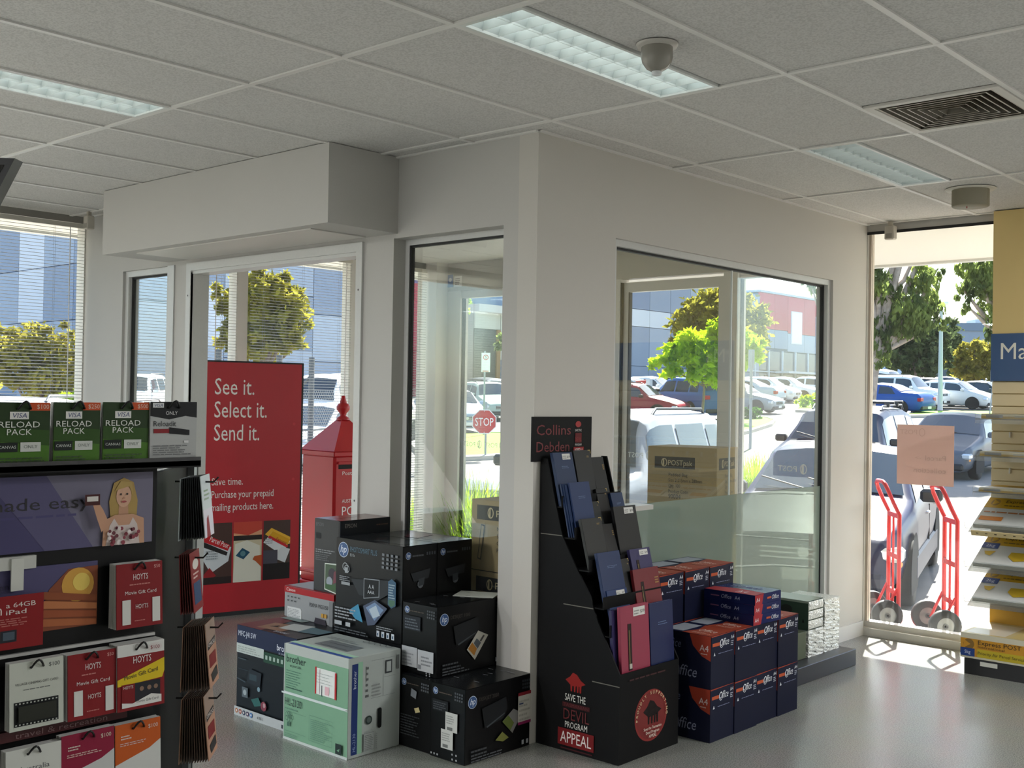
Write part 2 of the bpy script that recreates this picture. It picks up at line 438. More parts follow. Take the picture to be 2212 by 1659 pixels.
# left facade (plane x = -4.40): mullions, glass, header
def lf_header(b, m):
    b.box(XL - 0.06, XL + 0.05, YB, D, 2.84, H + 0.1, m)
    b.box(XL - 0.06, XL + 0.05, YB, D, 0.0, 0.08, m)
struct(plain('wall_left', lf_header, M('#8f8d88', 0.6)))
ym = [-7.3, -5.2, -3.1, -1.9, 0.06, 1.355, 2.60]
for k, y in enumerate(ym):
    w = 0.055 if k < 4 else (0.07 if y < 0.5 else (0.055 if y < 2 else 0.11))
    struct(boxpart('trim_%d' % (4 + k), (XL - 0.06, XL + 0.05, y - w, y + w, 0.08, 2.84), M('#cfcdc7', 0.4)))
ye = [-9.0] + ym + [D - 0.15]
for k in range(len(ye) - 1):
    struct(boxpart('window_%d' % (10 + k), (XL - 0.012, XL - 0.006, ye[k], ye[k + 1], 0.08, 2.84), GLASS))
# corner post
struct(boxpart('corner_post', (XL - 0.06, XL + 0.20, D - 0.20, D + 0.06, 0.0, H + 0.1), M('#d6d3cc', 0.5)))

# front facade (plane y = D)
def ff_header(b, m):
    b.box(XL + 0.2, -0.0, D - 0.05, D + 0.06, 2.63, H + 0.1, m)
    b.box(-T, 0.004, D - 0.051, D + 0.061, 0.0, H + 0.1, m)
struct(plain('wall_front_door_header', ff_header, M('#b5b2aa', 0.55)))
fd = bpy.data.objects.new('door_2', None); COL.objects.link(fd); fd['kind'] = 'structure'
LT = M('#cfcdc8', 0.4)
for x0, x1, z1 in ((-4.20, -4.03, 2.63), (-2.215, -2.15, 2.63), (-1.165, -1.03, 2.63)):
    boxpart('door_post', (x0, x1, D - 0.05, D + 0.06, 0.0, z1), LT, fd)
boxpart('head_rail', (-4.03, -2.215, D - 0.03, D + 0.03, 2.56, 2.63), LT, fd)
boxpart('head_rail', (-1.03, -T, D - 0.03, D + 0.03, 2.57, 2.63), LT, fd)
boxpart('glass', (-4.0, -2.23, D - 0.004, D + 0.004, 0.06, 2.56), GLASS, fd)
boxpart('glass', (-1.03, -T, D - 0.004, D + 0.004, 0.06, 2.57), GLASS, fd)
boxpart('sill', (-4.03, -2.215, D - 0.03, D + 0.03, 0.0, 0.06), LT, fd)
boxpart('sill', (-1.03, -T, D - 0.03, D + 0.03, 0.0, 0.06), LT, fd)
leaf = bpy.data.objects.new('door_leaf', None); COL.objects.link(leaf); leaf.parent = fd
for d in ((-2.14, -2.09, 0.03, 2.6), (-1.225, -1.17, 0.03, 2.6)):
    boxpart('stile', (d[0], d[1], D - 0.02, D + 0.03, d[2], d[3]), LT, leaf)
boxpart('top_rail', (-2.09, -1.225, D - 0.02, D + 0.03, 2.52, 2.6), LT, leaf)
boxpart('bottom_rail', (-2.09, -1.225, D - 0.02, D + 0.03, 0.03, 0.13), LT, leaf)
boxpart('leaf_glass', (-2.09, -1.225, D + 0.001, D + 0.008, 0.13, 2.52), GLASS, leaf)
boxpart('gasket', (-2.155, -2.14, D - 0.05, D + 0.06, 0.0, 2.6), GASK, fd)
boxpart('gasket', (-2.09, -2.082, D - 0.022, D + 0.02, 0.13, 2.52), GASK, leaf)
boxpart('gasket', (-1.03, -1.022, D - 0.022, D + 0.02, 0.06, 2.57), GASK, fd)
boxpart('gasket', (-4.03, -4.02, D - 0.022, D + 0.02, 0.06, 2.56), GASK, fd)
b = MB(); f = Face(b, (-4.20, D - 0.052, 2.67), (1, 0, 0), (0, 0, 1))
f.rect(0.0, 0.0, 0.07, 0.12, '#3a63a8'); f.rect(0.085, 0.0, 0.19, 0.10, '#e4e4e2'); f.lines(0.10, 0.02, 0.18, 0.09, 4, '#666666')
f.disc(0.035, 0.07, 0.02, '#c8d4ea'); b.build('wall_sticker', fd)
# store window right of the vestibule
fw = bpy.data.objects.new('window_4', None); COL.objects.link(fw); fw['kind'] = 'structure'
boxpart('head', (0.004, 1.6, D - 0.05, D + 0.06, 2.835, H + 0.1), M('#b9b7b2', 0.45), fw)
boxpart('sill', (0.004, 1.6, D - 0.06, D + 0.06, 0.0, 0.055), M('#d3d0c9', 0.45), fw)
boxpart('sill_lip', (0.004, 1.6, D - 0.02, D + 0.06, 0.055, 0.095), M('#dcd9d3', 0.45), fw)
boxpart('jamb', (0.004, 0.02, D - 0.02, D + 0.03, 0.095, 2.835), M('#cdbfae', 0.5), fw)
boxpart('glass', (0.02, 1.6, D - 0.004, D + 0.004, 0.095, 2.835), GLASS, fw)
boxpart('gasket', (0.004, 1.6, D - 0.06, D - 0.055, 2.815, 2.835), GASK, fw)
struct(boxpart('wall_front', (1.6, XR, D - 0.05, D + 0.06, 0.0, H + 0.1), WALL))
struct(boxpart('wall_right', (XR, XR + 0.1, YB, D, 0.0, H + 0.2), WALL))
struct(boxpart('wall_back', (XL, XR, YB - 0.1, YB, 0.0, H + 0.2), WALL))

# mirrored white lettering on the outside glazing, as one sees it from indoors
def decal(x, z, s=1.0):
    b = MB(); f = Face(b, (x, D - 0.006, z), (1, 0, 0), (0, 0, 1))
    f.text('POST', 0.0, 0.0, 0.042 * s, '#eef0ee', w=0.155 * s, mirror=True)
    f.ring(0.21 * s, 0.022 * s, 0.028 * s, 0.007 * s, '#eef0ee', r2=0.038 * s); f.poly([(0.195 * s, -0.012 * s), (0.212 * s, -0.012 * s), (0.212 * s, 0.056 * s), (0.2 * s, 0.05 * s)], '#eef0ee')
    b.build('glass_lettering', fd)
for x in (-4.0, -3.72, -3.44, -3.16, -2.88, -2.60): decal(x, 1.165)
for x in (-2.085, -1.80, -1.52): decal(x, 1.15)
for x in (-0.70, -0.40): decal(x, 1.112)

# ------------------------------------------------------------------ blinds
SLAT = M('#dcdcd8', 0.5)
def blind(y0, y1, label, wand):
    t = thing('venetian_blind', label, 'blind', (XL + 0.075, (y0 + y1) / 2, 2.80), 0, 'venetian blinds on the left glazing')
    w = (y1 - y0) / 2
    boxpart('head_rail', (-0.014, 0.014, -w, w, 0.0, 0.032), M('#c8c4b8', 0.5), t)
    b = MB(); ns = 3
    c = [(-0.011, 0.0012), (0.0, 0.003), (0.011, -0.0004)]
    for k in range(2):
        b.poly([(c[k][0], -w, c[k][1]), (c[k + 1][0], -w, c[k + 1][1]), (c[k + 1][0], w, c[k + 1][1]), (c[k][0], w, c[k][1])], SLAT)
        b.poly([(c[k][0], w, c[k][1] - .0008), (c[k + 1][0], w, c[k + 1][1] - .0008), (c[k + 1][0], -w, c[k + 1][1] - .0008), (c[k][0], -w, c[k][1] - .0008)], SLAT)
    me = b.mesh('slat'); n = 112; dz = 0.0237
    for k in range(n):
        o = bpy.data.objects.new('slat', me); COL.objects.link(o); o.parent = t; o.location.z = -0.02 - k * dz; o.rotation_euler.y = 0.05
    boxpart('bottom_rail', (-0.012, 0.012, -w, w, -0.03 - n * dz, -0.012 - n * dz), SLAT, t)
    for y in (-w * 0.75, 0.0, w * 0.75):
        for s in (-0.012, 0.012): boxpart('cord', (s - 0.0006, s + 0.0006, y - 0.0006, y + 0.0006, -0.02 - n * dz, 0.0), M('#8f9090'), t)
    b = MB(); b.tube([(0.03, wand * w, 0.0), (0.032, wand * w, -1.65)], 0.004, M('#e8e8e6', 0.2), 6); b.build('wand', t)
    return t
blind(-1.84, -0.02, 'white venetian blind at far left, above the stand of gift cards', 0.86)
blind(0.14, 1.29, 'white venetian blind seen through the narrow window and the doorway', 0.62)
blind(1.42, 2.48, 'white venetian blind behind the red board and post box', 0.85)
blind(2.72, 3.40, 'narrow white venetian blind in the vestibule corner by the front entrance', 0.45)

# ------------------------------------------------------------------ ceiling things
def light_fitting(i, j, label, on, watts=0):
    x0 = cellx(i) + (0.30 if i == -3 else 0.0) - (0.0); y0 = celly(j)
    w, d = 0.285, GDY - 0.02
    t = thing('fluorescent_light', label, 'light', (x0 + 0.012 if i != -3 else cellx(i + 1) - 0.288, y0 + 0.012, H), 0, 'louvred ceiling lights')
    fm = M('#d6d8d4', 0.35); b = MB()
    b.box(0, w, 0, 0.018, -0.004, 0.012, fm); b.box(0, w, d - 0.018, d, -0.004, 0.012, fm); b.box(0, 0.014, 0.018, d - 0.018, -0.004, 0.012, fm); b.box(w - 0.014, w, 0.018, d - 0.018, -0.004, 0.012, fm)
    b.build('frame', t)
    ref = M('#cdd3d1', 0.22, 0.35); b = MB()
    for s in (0, 1):
        xa, xb = 0.014 + s * 0.1285, 0.014 + s * 0.1285 + 0.1285
        xm = (xa + xb) / 2; pr = [(xa, 0.006), (xa + 0.012, 0.045), (xm - 0.025, 0.075), (xm + 0.025, 0.075), (xb - 0.012, 0.045), (xb, 0.006)]
        for k in range(5):
            b.poly([(pr[k][0], 0.018, pr[k][1]), (pr[k][0], d - 0.018, pr[k][1]), (pr[k + 1][0], d - 0.018, pr[k + 1][1]), (pr[k + 1][0], 0.018, pr[k + 1][1])], ref)
    for yy in (0.0185, d - 0.0185): b.poly([(0.014, yy, 0.004), (w - 0.014, yy, 0.004), (w - 0.014, yy, 0.08), (0.014, yy, 0.08)], ref)
    b.build('reflector', t)
    boxpart('housing', (0.0, w, 0.0, d, 0.08, 0.10), M('#bbbbbb'), t)
    for s in (0, 1):
        b = MB(); xm = 0.078 + s * 0.1285; b.tube([(xm, 0.03, 0.055), (xm, d - 0.03, 0.055)], 0.012, M('#f0f8f8', 0.4, emit=on), 8); b.build('tube', t)
    bl = M('#cfd3d0', 0.25, 0.3); n = 13; me = MB(); me.box(0.014, w - 0.014, -0.0009, 0.0009, 0.002, 0.036, bl); m1 = me.mesh('louvre_blade')
    for k in range(n):
        o = bpy.data.objects.new('louvre_blade', m1); COL.objects.link(o); o.parent = t; o.location.y = 0.018 + (k + 1) * (d - 0.036) / (n + 1)
    if watts:
        ld = bpy.data.lights.new('fill_glow', 'AREA'); ld.shape = 'RECTANGLE'; ld.size = 0.26; ld.size_y = 1.15; ld.energy = watts; ld.color = (0.97, 0.98, 1.0)  # unseen fill lamp, added to brighten the room
        lo = bpy.data.objects.new('fill_glow', ld); COL.objects.link(lo); lo.parent = t; lo.location = (w / 2, d / 2, -0.012)
    boxpart('louvre_spine', (w / 2 - 0.001, w / 2 + 0.001, 0.018, d - 0.018, 0.002, 0.038), bl, t)
    return t
LON = 2.6
light_fitting(1, -1, 'large louvred ceiling light, nearest of three, beside the smoke dome', LON)
light_fitting(1, 1, 'louvred ceiling light farthest right, near the front window', LON * 0.4)
light_fitting(-3, -2, 'louvred ceiling light at the left, above the gift card stand', LON)
for n_, (i, j) in enumerate(fill_fixtures):
    light_fitting(i, j, 'added louvred fill light out of the picture, ' + ('behind the stand at far left', 'left of centre behind the camera', 'farthest back at left', 'middle of the shop behind the camera', 'at far right near the front window', 'at the far right side of the shop')[n_], LON, (86, 82, 70, 36, 96, 34)[n_])

# air conditioning diffuser
def vent():
    x0, x1, y1 = cellx(2) + 0.014, cellx(3) - 0.014, celly(1) - 0.014
    y0 = y1 - 0.56
    t = thing('air_vent', 'square four-way air diffuser set in the ceiling at upper right', 'vent', ((x0 + x1) / 2, (y0 + y1) / 2, H))
    w, d = (x1 - x0) / 2, (y1 - y0) / 2; fm = M('#cfccc4', 0.5); b = MB()
    for q in ((-w, w, -d, -d + 0.035), (-w, w, d - 0.035, d), (-w, -w + 0.035, -d + 0.035, d - 0.035), (w - 0.035, w, -d + 0.035, d - 0.035)): b.box(*q, -0.008, 0.004, fm)
    b.build('frame', t)
    boxpart('duct', (-w, w, -d, d, 0.10, 0.11), M('#15130f', 0.9), t)
    lm = M('#8c8577', 0.5)
    for k in range(7):
        a = 1 - k / 7.5; wo, do = (w - 0.037) * a, (d - 0.037) * a; wi, di = wo - 0.022, do - 0.022
        if wi < 0.01: break
        b = MB(); z0, z1 = -0.004, 0.040
        o4 = [(-wo, -do), (wo, -do), (wo, do), (-wo, do)]; ex = 0.026
        i4 = [(-max(wi - ex + 0.022, .004), -max(di - ex + 0.022, .004)), (max(wi - ex + 0.022, .004), -max(di - ex + 0.022, .004)), (max(wi - ex + 0.022, .004), max(di - ex + 0.022, .004)), (-max(wi - ex + 0.022, .004), max(di - ex + 0.022, .004))]
        for e in range(4):
            p, q = o4[e], o4[(e + 1) % 4]; r_, s_ = i4[(e + 1) % 4], i4[e]
            b.poly([(*p, z0), (*q, z0), (*r_, z1), (*s_, z1)], lm); b.poly([(*p, z0), (*s_, z1), (*r_, z1), (*q, z0)], lm)
            b.poly([(*p, z0), (*q, z0), (q[0] * .965, q[1] * .965, z0), (p[0] * .965, p[1] * .965, z0)], M('#b9b3a6', .5))  # lighter colour painted along the ring edges where they look lit
        b.build('louvre_ring', t)
vent()
t = thing('smoke_dome', 'white dome detector on the ceiling beside the large light', 'detector', (1.175, -0.725, H))
b = MB(); b.lathe([(0.0, -0.012), (0.07, -0.012), (0.075, 0.0)], M('#b9b5ac', .4), 24); b.build('base', t)
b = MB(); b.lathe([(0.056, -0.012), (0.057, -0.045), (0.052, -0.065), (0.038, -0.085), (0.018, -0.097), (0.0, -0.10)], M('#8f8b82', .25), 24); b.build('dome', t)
b = MB(); b.lathe([(0.018, -0.095), (0.018, -0.106), (0.012, -0.11), (0.0, -0.11)], M('#dfe3e4', .1), 14); b.build('lens', t)
t = thing('ceiling_speaker', 'grey drum fitting hanging under the ceiling at right', 'fitting', (1.055, 2.64, H))
b = MB(); b.lathe([(0.0, -0.006), (0.135, -0.006), (0.14, 0.0)], M('#d2cdc0', .5), 28); b.build('flange', t)
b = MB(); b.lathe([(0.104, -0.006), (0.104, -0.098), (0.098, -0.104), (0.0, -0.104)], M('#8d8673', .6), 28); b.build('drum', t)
b = MB(); b.tube([(-0.01, -0.03, -0.104), (-0.01, -0.03, -0.114)], 0.003, M('#a33'), 6); b.build('indicator', t)
def sensor(name, label, x, y, w):
    t = thing(name, label, 'sensor', (x, y, H))
    boxpart('stem', (-0.012, 0.012, -0.012, 0.012, -0.03, 0.0), M('#b7b0a0'), t)
    boxpart('housing', (-w, w, -0.028, 0.028, -0.125, -0.03), M('#b8b2a6', .5), t, bev=0.006)
    boxpart('lens', (-w * .6, w * .6, -0.030, -0.027, -0.118, -0.085), M('#8f8a80', .3), t)
sensor('motion_sensor', 'small beige motion sensor hung above the right-hand front window', 0.20, 3.50, 0.034)
sensor('motion_sensor', 'small grey motion sensor hung above the left-hand window', -4.06, -0.13, 0.03)
# monitor at the very left edge
t = thing('wall_monitor', 'black screen corner hanging at the far upper left', 'screen', (0.30, -2.86, 2.18), math.radians(42))
b = MB(); pr_ = [(0.262, 0.053), (0.142, -0.19), (-0.36, -0.19), (-0.30, 0.06)]; n = 4; mk = M('#08090a', .4)
for y0_, y1_, m__ in ((-0.02, 0.03, mk),):
    vs = [(x, y0_, z) for x, z in pr_] + [(x, y1_, z) for x, z in pr_]; b.faces(vs, [(0, 1, 2, 3), (7, 6, 5, 4)] + [(k, 4 + k, 4 + (k + 1) % 4, (k + 1) % 4) for k in range(4)], m__)
b.build('casing', t)
b = MB(); b.poly([(0.235, -0.0208, 0.035), (0.13, -0.0208, -0.17), (-0.33, -0.0208, -0.17), (-0.28, -0.0208, 0.04)], M('#030304', .12)); b.build('screen', t)
b = MB(); b.tube([(-0.2, 0.0, 0.05), (-0.2, 0.0, H - 2.18)], 0.018, M('#101010', .5), 10); b.build('mount_pole', t)
# ------------------------------------------------------------------ stand of gift cards (front left)
SX = 1.315
BLK = M('#070708', 0.5, spec=.25)
BLKM = M('#111113', 0.55)
g = thing('gift_card_stand', 'black gift card display stand with posters at the far left', 'display stand', (SX, -3.2, 0.0))
def L_(y): return y + 3.2
boxpart('front_panel', (-0.10, -0.012, L_(-3.75), L_(-2.735), 0.05, 1.465), BLK, g)
boxpart('base', (-0.14, 0.02, L_(-3.75), L_(-2.72), 0.0, 0.05), BLKM, g)
boxpart('card_shelf', (-0.09, 0.045, L_(-3.75), L_(-2.665), 1.463, 1.477), BLK, g)
boxpart('shelf_lip', (0.041, 0.045, L_(-3.75), L_(-2.665), 1.466, 1.485), M('#2a2a2c', .3), g)
boxpart('back_rail', (-0.075, -0.055, L_(-3.75), L_(-2.65), 1.477, 1.595), BLK, g)
# wing that turns back at its right-hand end
WD = Vector((-0.717, 0.697, 0)); WN = Vector((0.697, 0.717, 0))
b = MB(); Tw = Matrix(((WD.x, WN.x, 0, -0.012), (WD.y, WN.y, 0, L_(-2.735)), (0, 0, 1, 0), (0, 0, 0, 1)))
b.box(0.0, 0.42, -0.012, 0.0, 0.05, 1.45, BLK, Tw); b.build('wing_panel', g)
b = MB(); b.box(0.30, 0.33, 0.0, 0.015, 0.05, 1.45, M('#8d9092', .3, .8), Tw); b.build('upright', g)
# header poster with a woman, lettering cut by the picture edge
HP_ = MB(); f = Face(HP_, (-0.012, L_(-3.40), 1.305), (0, 1, 0), (0, 0, 1))
hd = plain('header_poster', lambda b, m: b.box(-0.012, -0.008, L_(-3.40), L_(-2.747), 1.305, 1.453, m), M('#777389', .6), g)
f.o.x = -0.008
wy = 0.653
f.poly([(0, 0), (0.42, 0), (0.30, 0.148), (0, 0.148)], '#4c4870'); f.poly([(0.42, 0), (0.52, 0), (0.42, 0.148), (0.30, 0.148)], '#5e5a7e')
f.text('Giving made easy', 0.512, 0.082, 0.024, '#17131f', w=0.355, al='r')
f.lines(0.25, 0.066, 0.505, 0.076, 1, '#454073')
cx_ = 0.585   # woman: hair, neck, face, arm, floral dress (a printed photograph)
f.poly([(cx_ - .028, .05), (cx_ - .032, .09), (cx_ - .022, .128), (cx_, .138), (cx_ + .022, .128), (cx_ + .032, .09), (cx_ + .03, .05)], '#b89a5a')
f.poly([(cx_ - .012, .05), (cx_ + .012, .05), (cx_ + .01, .085), (cx_ - .01, .085)], '#c99a7c')
f.disc(cx_, 0.1, 0.017, '#d9aa8c', r2=0.023); f.poly([(cx_ - .02, .112), (cx_ - .008, .131), (cx_ + .018, .128), (cx_ + .02, .1), (cx_ + .012, .12)], '#c2a464')
for e in (-.007, .007): f.disc(cx_ + e, .104, .0024, '#3a2c22', n=8)
f.disc(cx_, .0885, .006, '#b2514f', r2=.0022, n=10); f.disc(cx_, .096, .002, '#c48f74', n=8)
f.poly([(cx_ - .047, 0), (cx_ + .047, 0), (cx_ + .045, .052), (cx_ + .02, .062), (cx_ - .02, .062), (cx_ - .045, .052)], '#cfa083')
f.poly([(cx_ - .04, 0), (cx_ + .036, 0), (cx_ + .03, .04), (cx_ + .02, .055), (cx_ + .012, .04), (cx_ - .012, .04), (cx_ - .022, .055), (cx_ - .032, .04)], '#dccdc8')
for q in range(26): f.disc(cx_ - .036 + random.random() * .066, .002 + random.random() * .034, .003 + random.random() * .003, random.choice(['#8c2f3f', '#6d2233', '#e9dedb']), n=7)
f.poly([(cx_ - .055, .03), (cx_ - .04, .05), (cx_ - .052, .075), (cx_ - .062, .09), (cx_ - .075, .088), (cx_ - .066, .06)], '#cf9f82')
f.rect(cx_ - .092, .086, cx_ - .06, .108, '#4d2222'); f.rect(cx_ - .088, .094, cx_ - .064, .104, '#e7e2dc')
HP_.build('header_print', hd)
# lower picture panel: a hand holding something golden
pp = plain('picture_panel', lambda b, m: b.box(-0.012, -0.008, L_(-3.40), L_(-2.868), 1.147, 1.276, m), M('#4a4570', .6), g)
b = MB(); f = Face(b, (-0.008, L_(-3.40), 1.147), (0, 1, 0), (0, 0, 1)); f.o.x = -0.008
f.poly([(.40, .0), (.532, .0), (.532, .12), (.47, .118), (.43, .08)], '#8a4a2f'); f.disc(.49, .085, .034, '#d9a13a'); f.disc(.497, .09, .018, '#f0d060')
for k in range(4): f.poly([(.41, .01 + k * .018), (.53, .0 + k * .016), (.53, .012 + k * .016), (.42, .024 + k * .018)], ['#b5683f', '#a35634', '#c27a4c', '#94502f'][k])
f.text('for any', .30, .09, .012, '#2d2748', w=.06)
b.build('panel_print', pp)
boxpart('category_strip', (-0.012, 0.0, L_(-3.40), L_(-2.80), 0.945, 0.965), M('#4b1519', .5), g)
b = MB(); f = Face(b, (0.0005, L_(-3.40), 0.945), (0, 1, 0), (0, 0, 1)); f.text('travel & recreation', .555, .004, .011, '#8d6a6a', w=.19, al='r'); b.build('strip_print', g)
boxpart('label_rail', (-0.012, -0.004, L_(-3.40), L_(-2.737), 1.106, 1.112), M('#c9c9c5', .5), g)
boxpart('white_bracket', (-0.012, 0.0, L_(-3.12), L_(-3.00), 1.275, 1.30), M('#c9cac4', .5), g)
b = MB(); b.box(0.0, 0.004, L_(-3.05), L_(-3.026), 1.235, 1.297, M('#d3d4cd', .5)); b.build('wobbler_strip', g)

def card_pack(label, w, h, pos, udir, n, print_fn, base, edge='#cfcfcb', tilt=0.0, group=None, hook=True, cat='gift card'):
    """a pack of hanging cards: cards (parts), printed front, black hook loop. Local x = out of the stand, y = to the right, z up; origin top centre"""
    u = Vector(udir).normalized(); n_ = Vector((u.y, -u.x, 0))
    t = thing('gift_card_pack', label, cat, pos, math.atan2(n_.y, n_.x), group)
    me = None; th = 0.0012; gap = 0.0036
    for k in range(n):
        bb = MB(); bb.box(-th, 0, -w / 2, w / 2, -h, 0.0, M(base if k == 0 else edge, .5)); o = bb.build('card', t)
        o.location.x = -k * gap; o.rotation_euler.y = -tilt + 0.006 * k; o.location.y = random.uniform(-.001, .001)
        if k == 0: first = o
    b = MB(); f = Face(b, (0, -w / 2, -h), (0, 1, 0), (0, 0, 1), 0.0002); print_fn(f, w, h)
    b.build('print', first)
    if hook:
        b = MB(); pts = [(-n * gap - .01, -0.012, -.012)] + [(0.004 + .006 * math.sin(q * PI / 6), -.012 + .024 * q / 6, -.012 + .014 * math.sin(q * PI / 6)) for q in range(7)] + [(-n * gap - .01, .012, -.012)]
        b.tube(pts, 0.0022, M('#0a0a0a', .35), 6); b.build('hook_loop', t)
    return t
def pr_reload(val):
    def fn(f, w, h):
        f.rect(0, 0, w, h, '#263d1a'); f.rect(0, 0, w, h * .38, '#4c7a22'); f.poly([(0, h * .38), (w, h * .30), (w, h * .55), (0, h * .6)], '#315319')
        f.rect(w * .62, h * .87, w, h, '#d0552a'); f.text('$' + val, w * .98, h * .9, h * .07, '#e9c9b6', al='r')
        f.rect(w * .25, h * .73, w * .6, h * .85, '#e8e8e4'); f.text('VISA', w * .425, h * .755, h * .075, '#2b3a72', al='c', w=w * .28, shear=.2)
        f.text('RELOAD', w * .43, h * .60, h * .095, '#e4e7de', al='c', w=w * .76); f.text('PACK', w * .43, h * .48, h * .095, '#e4e7de', al='c', w=w * .46)
        f.rect(w * .02, h * .21, w * .4, h * .36, '#16201a'); f.rect(w * .45, h * .21, w * .83, h * .36, '#d6dad4')
        f.text('CANVAS', w * .21, h * .265, h * .045, '#cfd6cf', al='c', w=w * .32); f.text('ONLY', w * .64, h * .265, h * .05, '#7d8780', al='c', w=w * .26)
        f.lines(w * .05, h * .05, w * .9, h * .14, 2, '#2d4a18')
    return fn
def pr_reloadit(f, w, h):
    f.rect(0, 0, w, h, '#b9bbba'); f.poly([(0, h * .76), (w * .4, h * .70), (w * .75, h * .76), (w, h * .73), (w, h), (0, h)], '#15171a')
    f.rect(w * .05, h * .9, w * .28, h * .98, '#e6e7e8'); f.text('VISA', w * .165, h * .915, h * .05, '#2b3a72', al='c', w=w * .19, shear=.2)
    f.text('ONLY', w * .45, h * .78, h * .06, '#dfe0e0', al='c', w=w * .25); f.text('Reloadit', w * .07, h * .585, h * .09, '#26282c', w=w * .48)
    f.poly([(w * .07, h * .47), (w * .45, h * .47), (w * .45, h * .54), (w * .07, h * .54)], '#8e1f26'); f.poly([(w * .4, h * .46), (w * .84, h * .43), (w * .84, h * .52), (w * .4, h * .57)], '#131418')
    f.lines(w * .06, h * .1, w * .9, h * .28, 5, '#6d6f70'); f.rect(w * .72, h * .3, w * .82, h * .34, '#e8e8e8')
def pr_hoyts(val):
    def fn(f, w, h):
        f.rect(0, 0, w, h, '#86161b'); f.text('$' + val, w * .95, h * .9, h * .05, '#d79a94', al='r')
        f.text('HOYTS', w * .52, h * .74, h * .09, '#e7dcd8', al='c', w=w * .32); f.lines(w * .28, h * .66, w * .75, h * .70, 1, '#c77770')
        f.text('Movie Gift Card', w * .52, h * .52, h * .055, '#e9ded9', al='c', w=w * .68)
        f.rect(w * .12, h * .06, w * .30, h * .44, '#dcdcd6'); f.rect(w * .77, h * .06, w * .94, h * .44, '#dcdcd6')
        f.text('HOYTS', w * .54, h * .29, h * .07, '#dfd3cd', al='c', w=w * .27); f.lines(w * .38, h * .1, w * .68, h * .13, 1, '#c77770')
    return fn
def pr_hoyts_yellow(f, w, h):
    f.rect(0, 0, w, h, '#86161b'); f.rect(0, h * .82, w, h, '#dcdcd8'); f.poly([(0, h * .38), (0, h * .48), (w, h * .72), (w, h * .52), (w * .95, h * .42)], '#e0c31e')
    f.disc(w * .8, h * .9, w * .15, '#d9d2cf', r2=h * .07); f.text('$100', w * .8, h * .875, h * .055, '#86161b', al='c')
    f.text('HOYTS', w * .52, h * .70, h * .10, '#f0e8e4', al='c', w=w * .38); f.text('Movie Gift Card', w * .5, h * .50, h * .065, '#2b2213', al='c', w=w * .72, rot=.12)
    f.rect(w * .08, h * .07, w * .92, h * .40, '#7c1116'); f.rect(w * .36, h * .12, w * .9, h * .40, '#23242b'); f.text('HOYTS', w * .22, h * .33, h * .045, '#e9e0dc', al='c', w=w * .2)
    for q in (.5, .66, .8): f.disc(w * q, h * .3, w * .045, '#8a6a55')
    f.poly([(w * .08, h * .05), (w * .92, h * .05), (w * .92, h * .16), (w * .7, h * .2), (w * .3, h * .1), (w * .08, h * .13)], '#e3e2dd'); f.text('Movie Gift Card', w * .62, h * .1, h * .04, '#4a4a4a', al='c', w=w * .46)
def pr_village(f, w, h):
    f.rect(0, 0, w, h, '#c9cdc2'); f.text('$100', w * .93, h * .88, h * .06, '#3d4040', al='r'); f.text('VILLAGE CINEMAS GIFT CARD', w * .5, h * .66, h * .035, '#2d2f2e', al='c', w=w * .8)
    f.lines(w * .25, h * .58, w * .8, h * .61, 1, '#707470'); f.rect(w * .08, h * .06, w * .9, h * .42, '#16181a')
    for k in range(12): f.rect(w * (.10 + k * .066), h * .075, w * (.13 + k * .066), h * .095, '#b7bbb2'); f.rect(w * (.10 + k * .066), h * .385, w * (.13 + k * .066), h * .405, '#b7bbb2')
    f.rect(w * .14, h * .12, w * .84, h * .36, '#2a2c24')
def pr_plain(col, c2, c3, val, word=None):
    def fn(f, w, h):
        f.rect(0, 0, w, h, col); f.poly([(0, 0), (w, 0), (w, h * .66), (w * .75, h * .55), (0, h * .38)], c2); f.poly([(0, 0), (w * .9, 0), (0, h * .36)], c3)
        if val: f.text('$' + val, w * .94, h * .86, h * .06, '#e2cdbd', al='r')
        f.lines(w * .12, h * .76, w * .36, h * .84, 2, '#ddc7be'); f.lines(w * .1, h * .66, w * .8, h * .72, 2, '#d8b6ad')
        if word: f.text(word, w * .5, h * .62, h * .07, '#3b3d40', al='c', w=w * .62)
    return fn
def pr_aus(f, w, h):
    f.rect(0, 0, w, h, '#d4d6cf'); f.text('Australia', w * .5, h * .66, h * .075, '#4d5052', al='c', w=w * .56); f.lines(w * .2, h * .54, w * .8, h * .6, 1, '#84878a'); f.rect(w * .1, h * .06, w * .9, h * .45, '#9aa7a2')
FR = (0, 1, 0)
def front(label, y0, y1, ztop, h, fn, base, n=5, hook=True, out=0.03, tilt=0.05, **k):
    return card_pack(label, y1 - y0, h, (SX + out, (y0 + y1) / 2, ztop), FR, n, fn, base, tilt=tilt, hook=hook, **k)
front('green reload pack card at the left end of the top row', -3.097, -2.993, 1.598, 0.119, pr_reload('100'), '#2d4a1e', tilt=0)
front('green reload pack card second along the top row, orange corner tab', -2.985, -2.889, 1.599, 0.119, pr_reload('250'), '#2d4a1e', tilt=0)
front('green reload pack card in the top row beside the black and silver one', -2.883, -2.782, 1.600, 0.119, pr_reload('500'), '#2d4a1e', tilt=0)
front('black and silver reload card at the right end of the top row', -2.782, -2.672, 1.602, 0.124, pr_reloadit, '#b9bbba', n=7, tilt=0, out=0.034)
front('red movie gift card alone in the upper hook row, white side bars', -2.846, -2.742, 1.268, 0.132, pr_hoyts('50'), '#86161b', n=8, out=0.026)
front('red movie gift card in the middle hook row between white and yellow ones', -2.948, -2.846, 1.100, 0.129, pr_hoyts('50'), '#86161b', n=9, out=0.03)
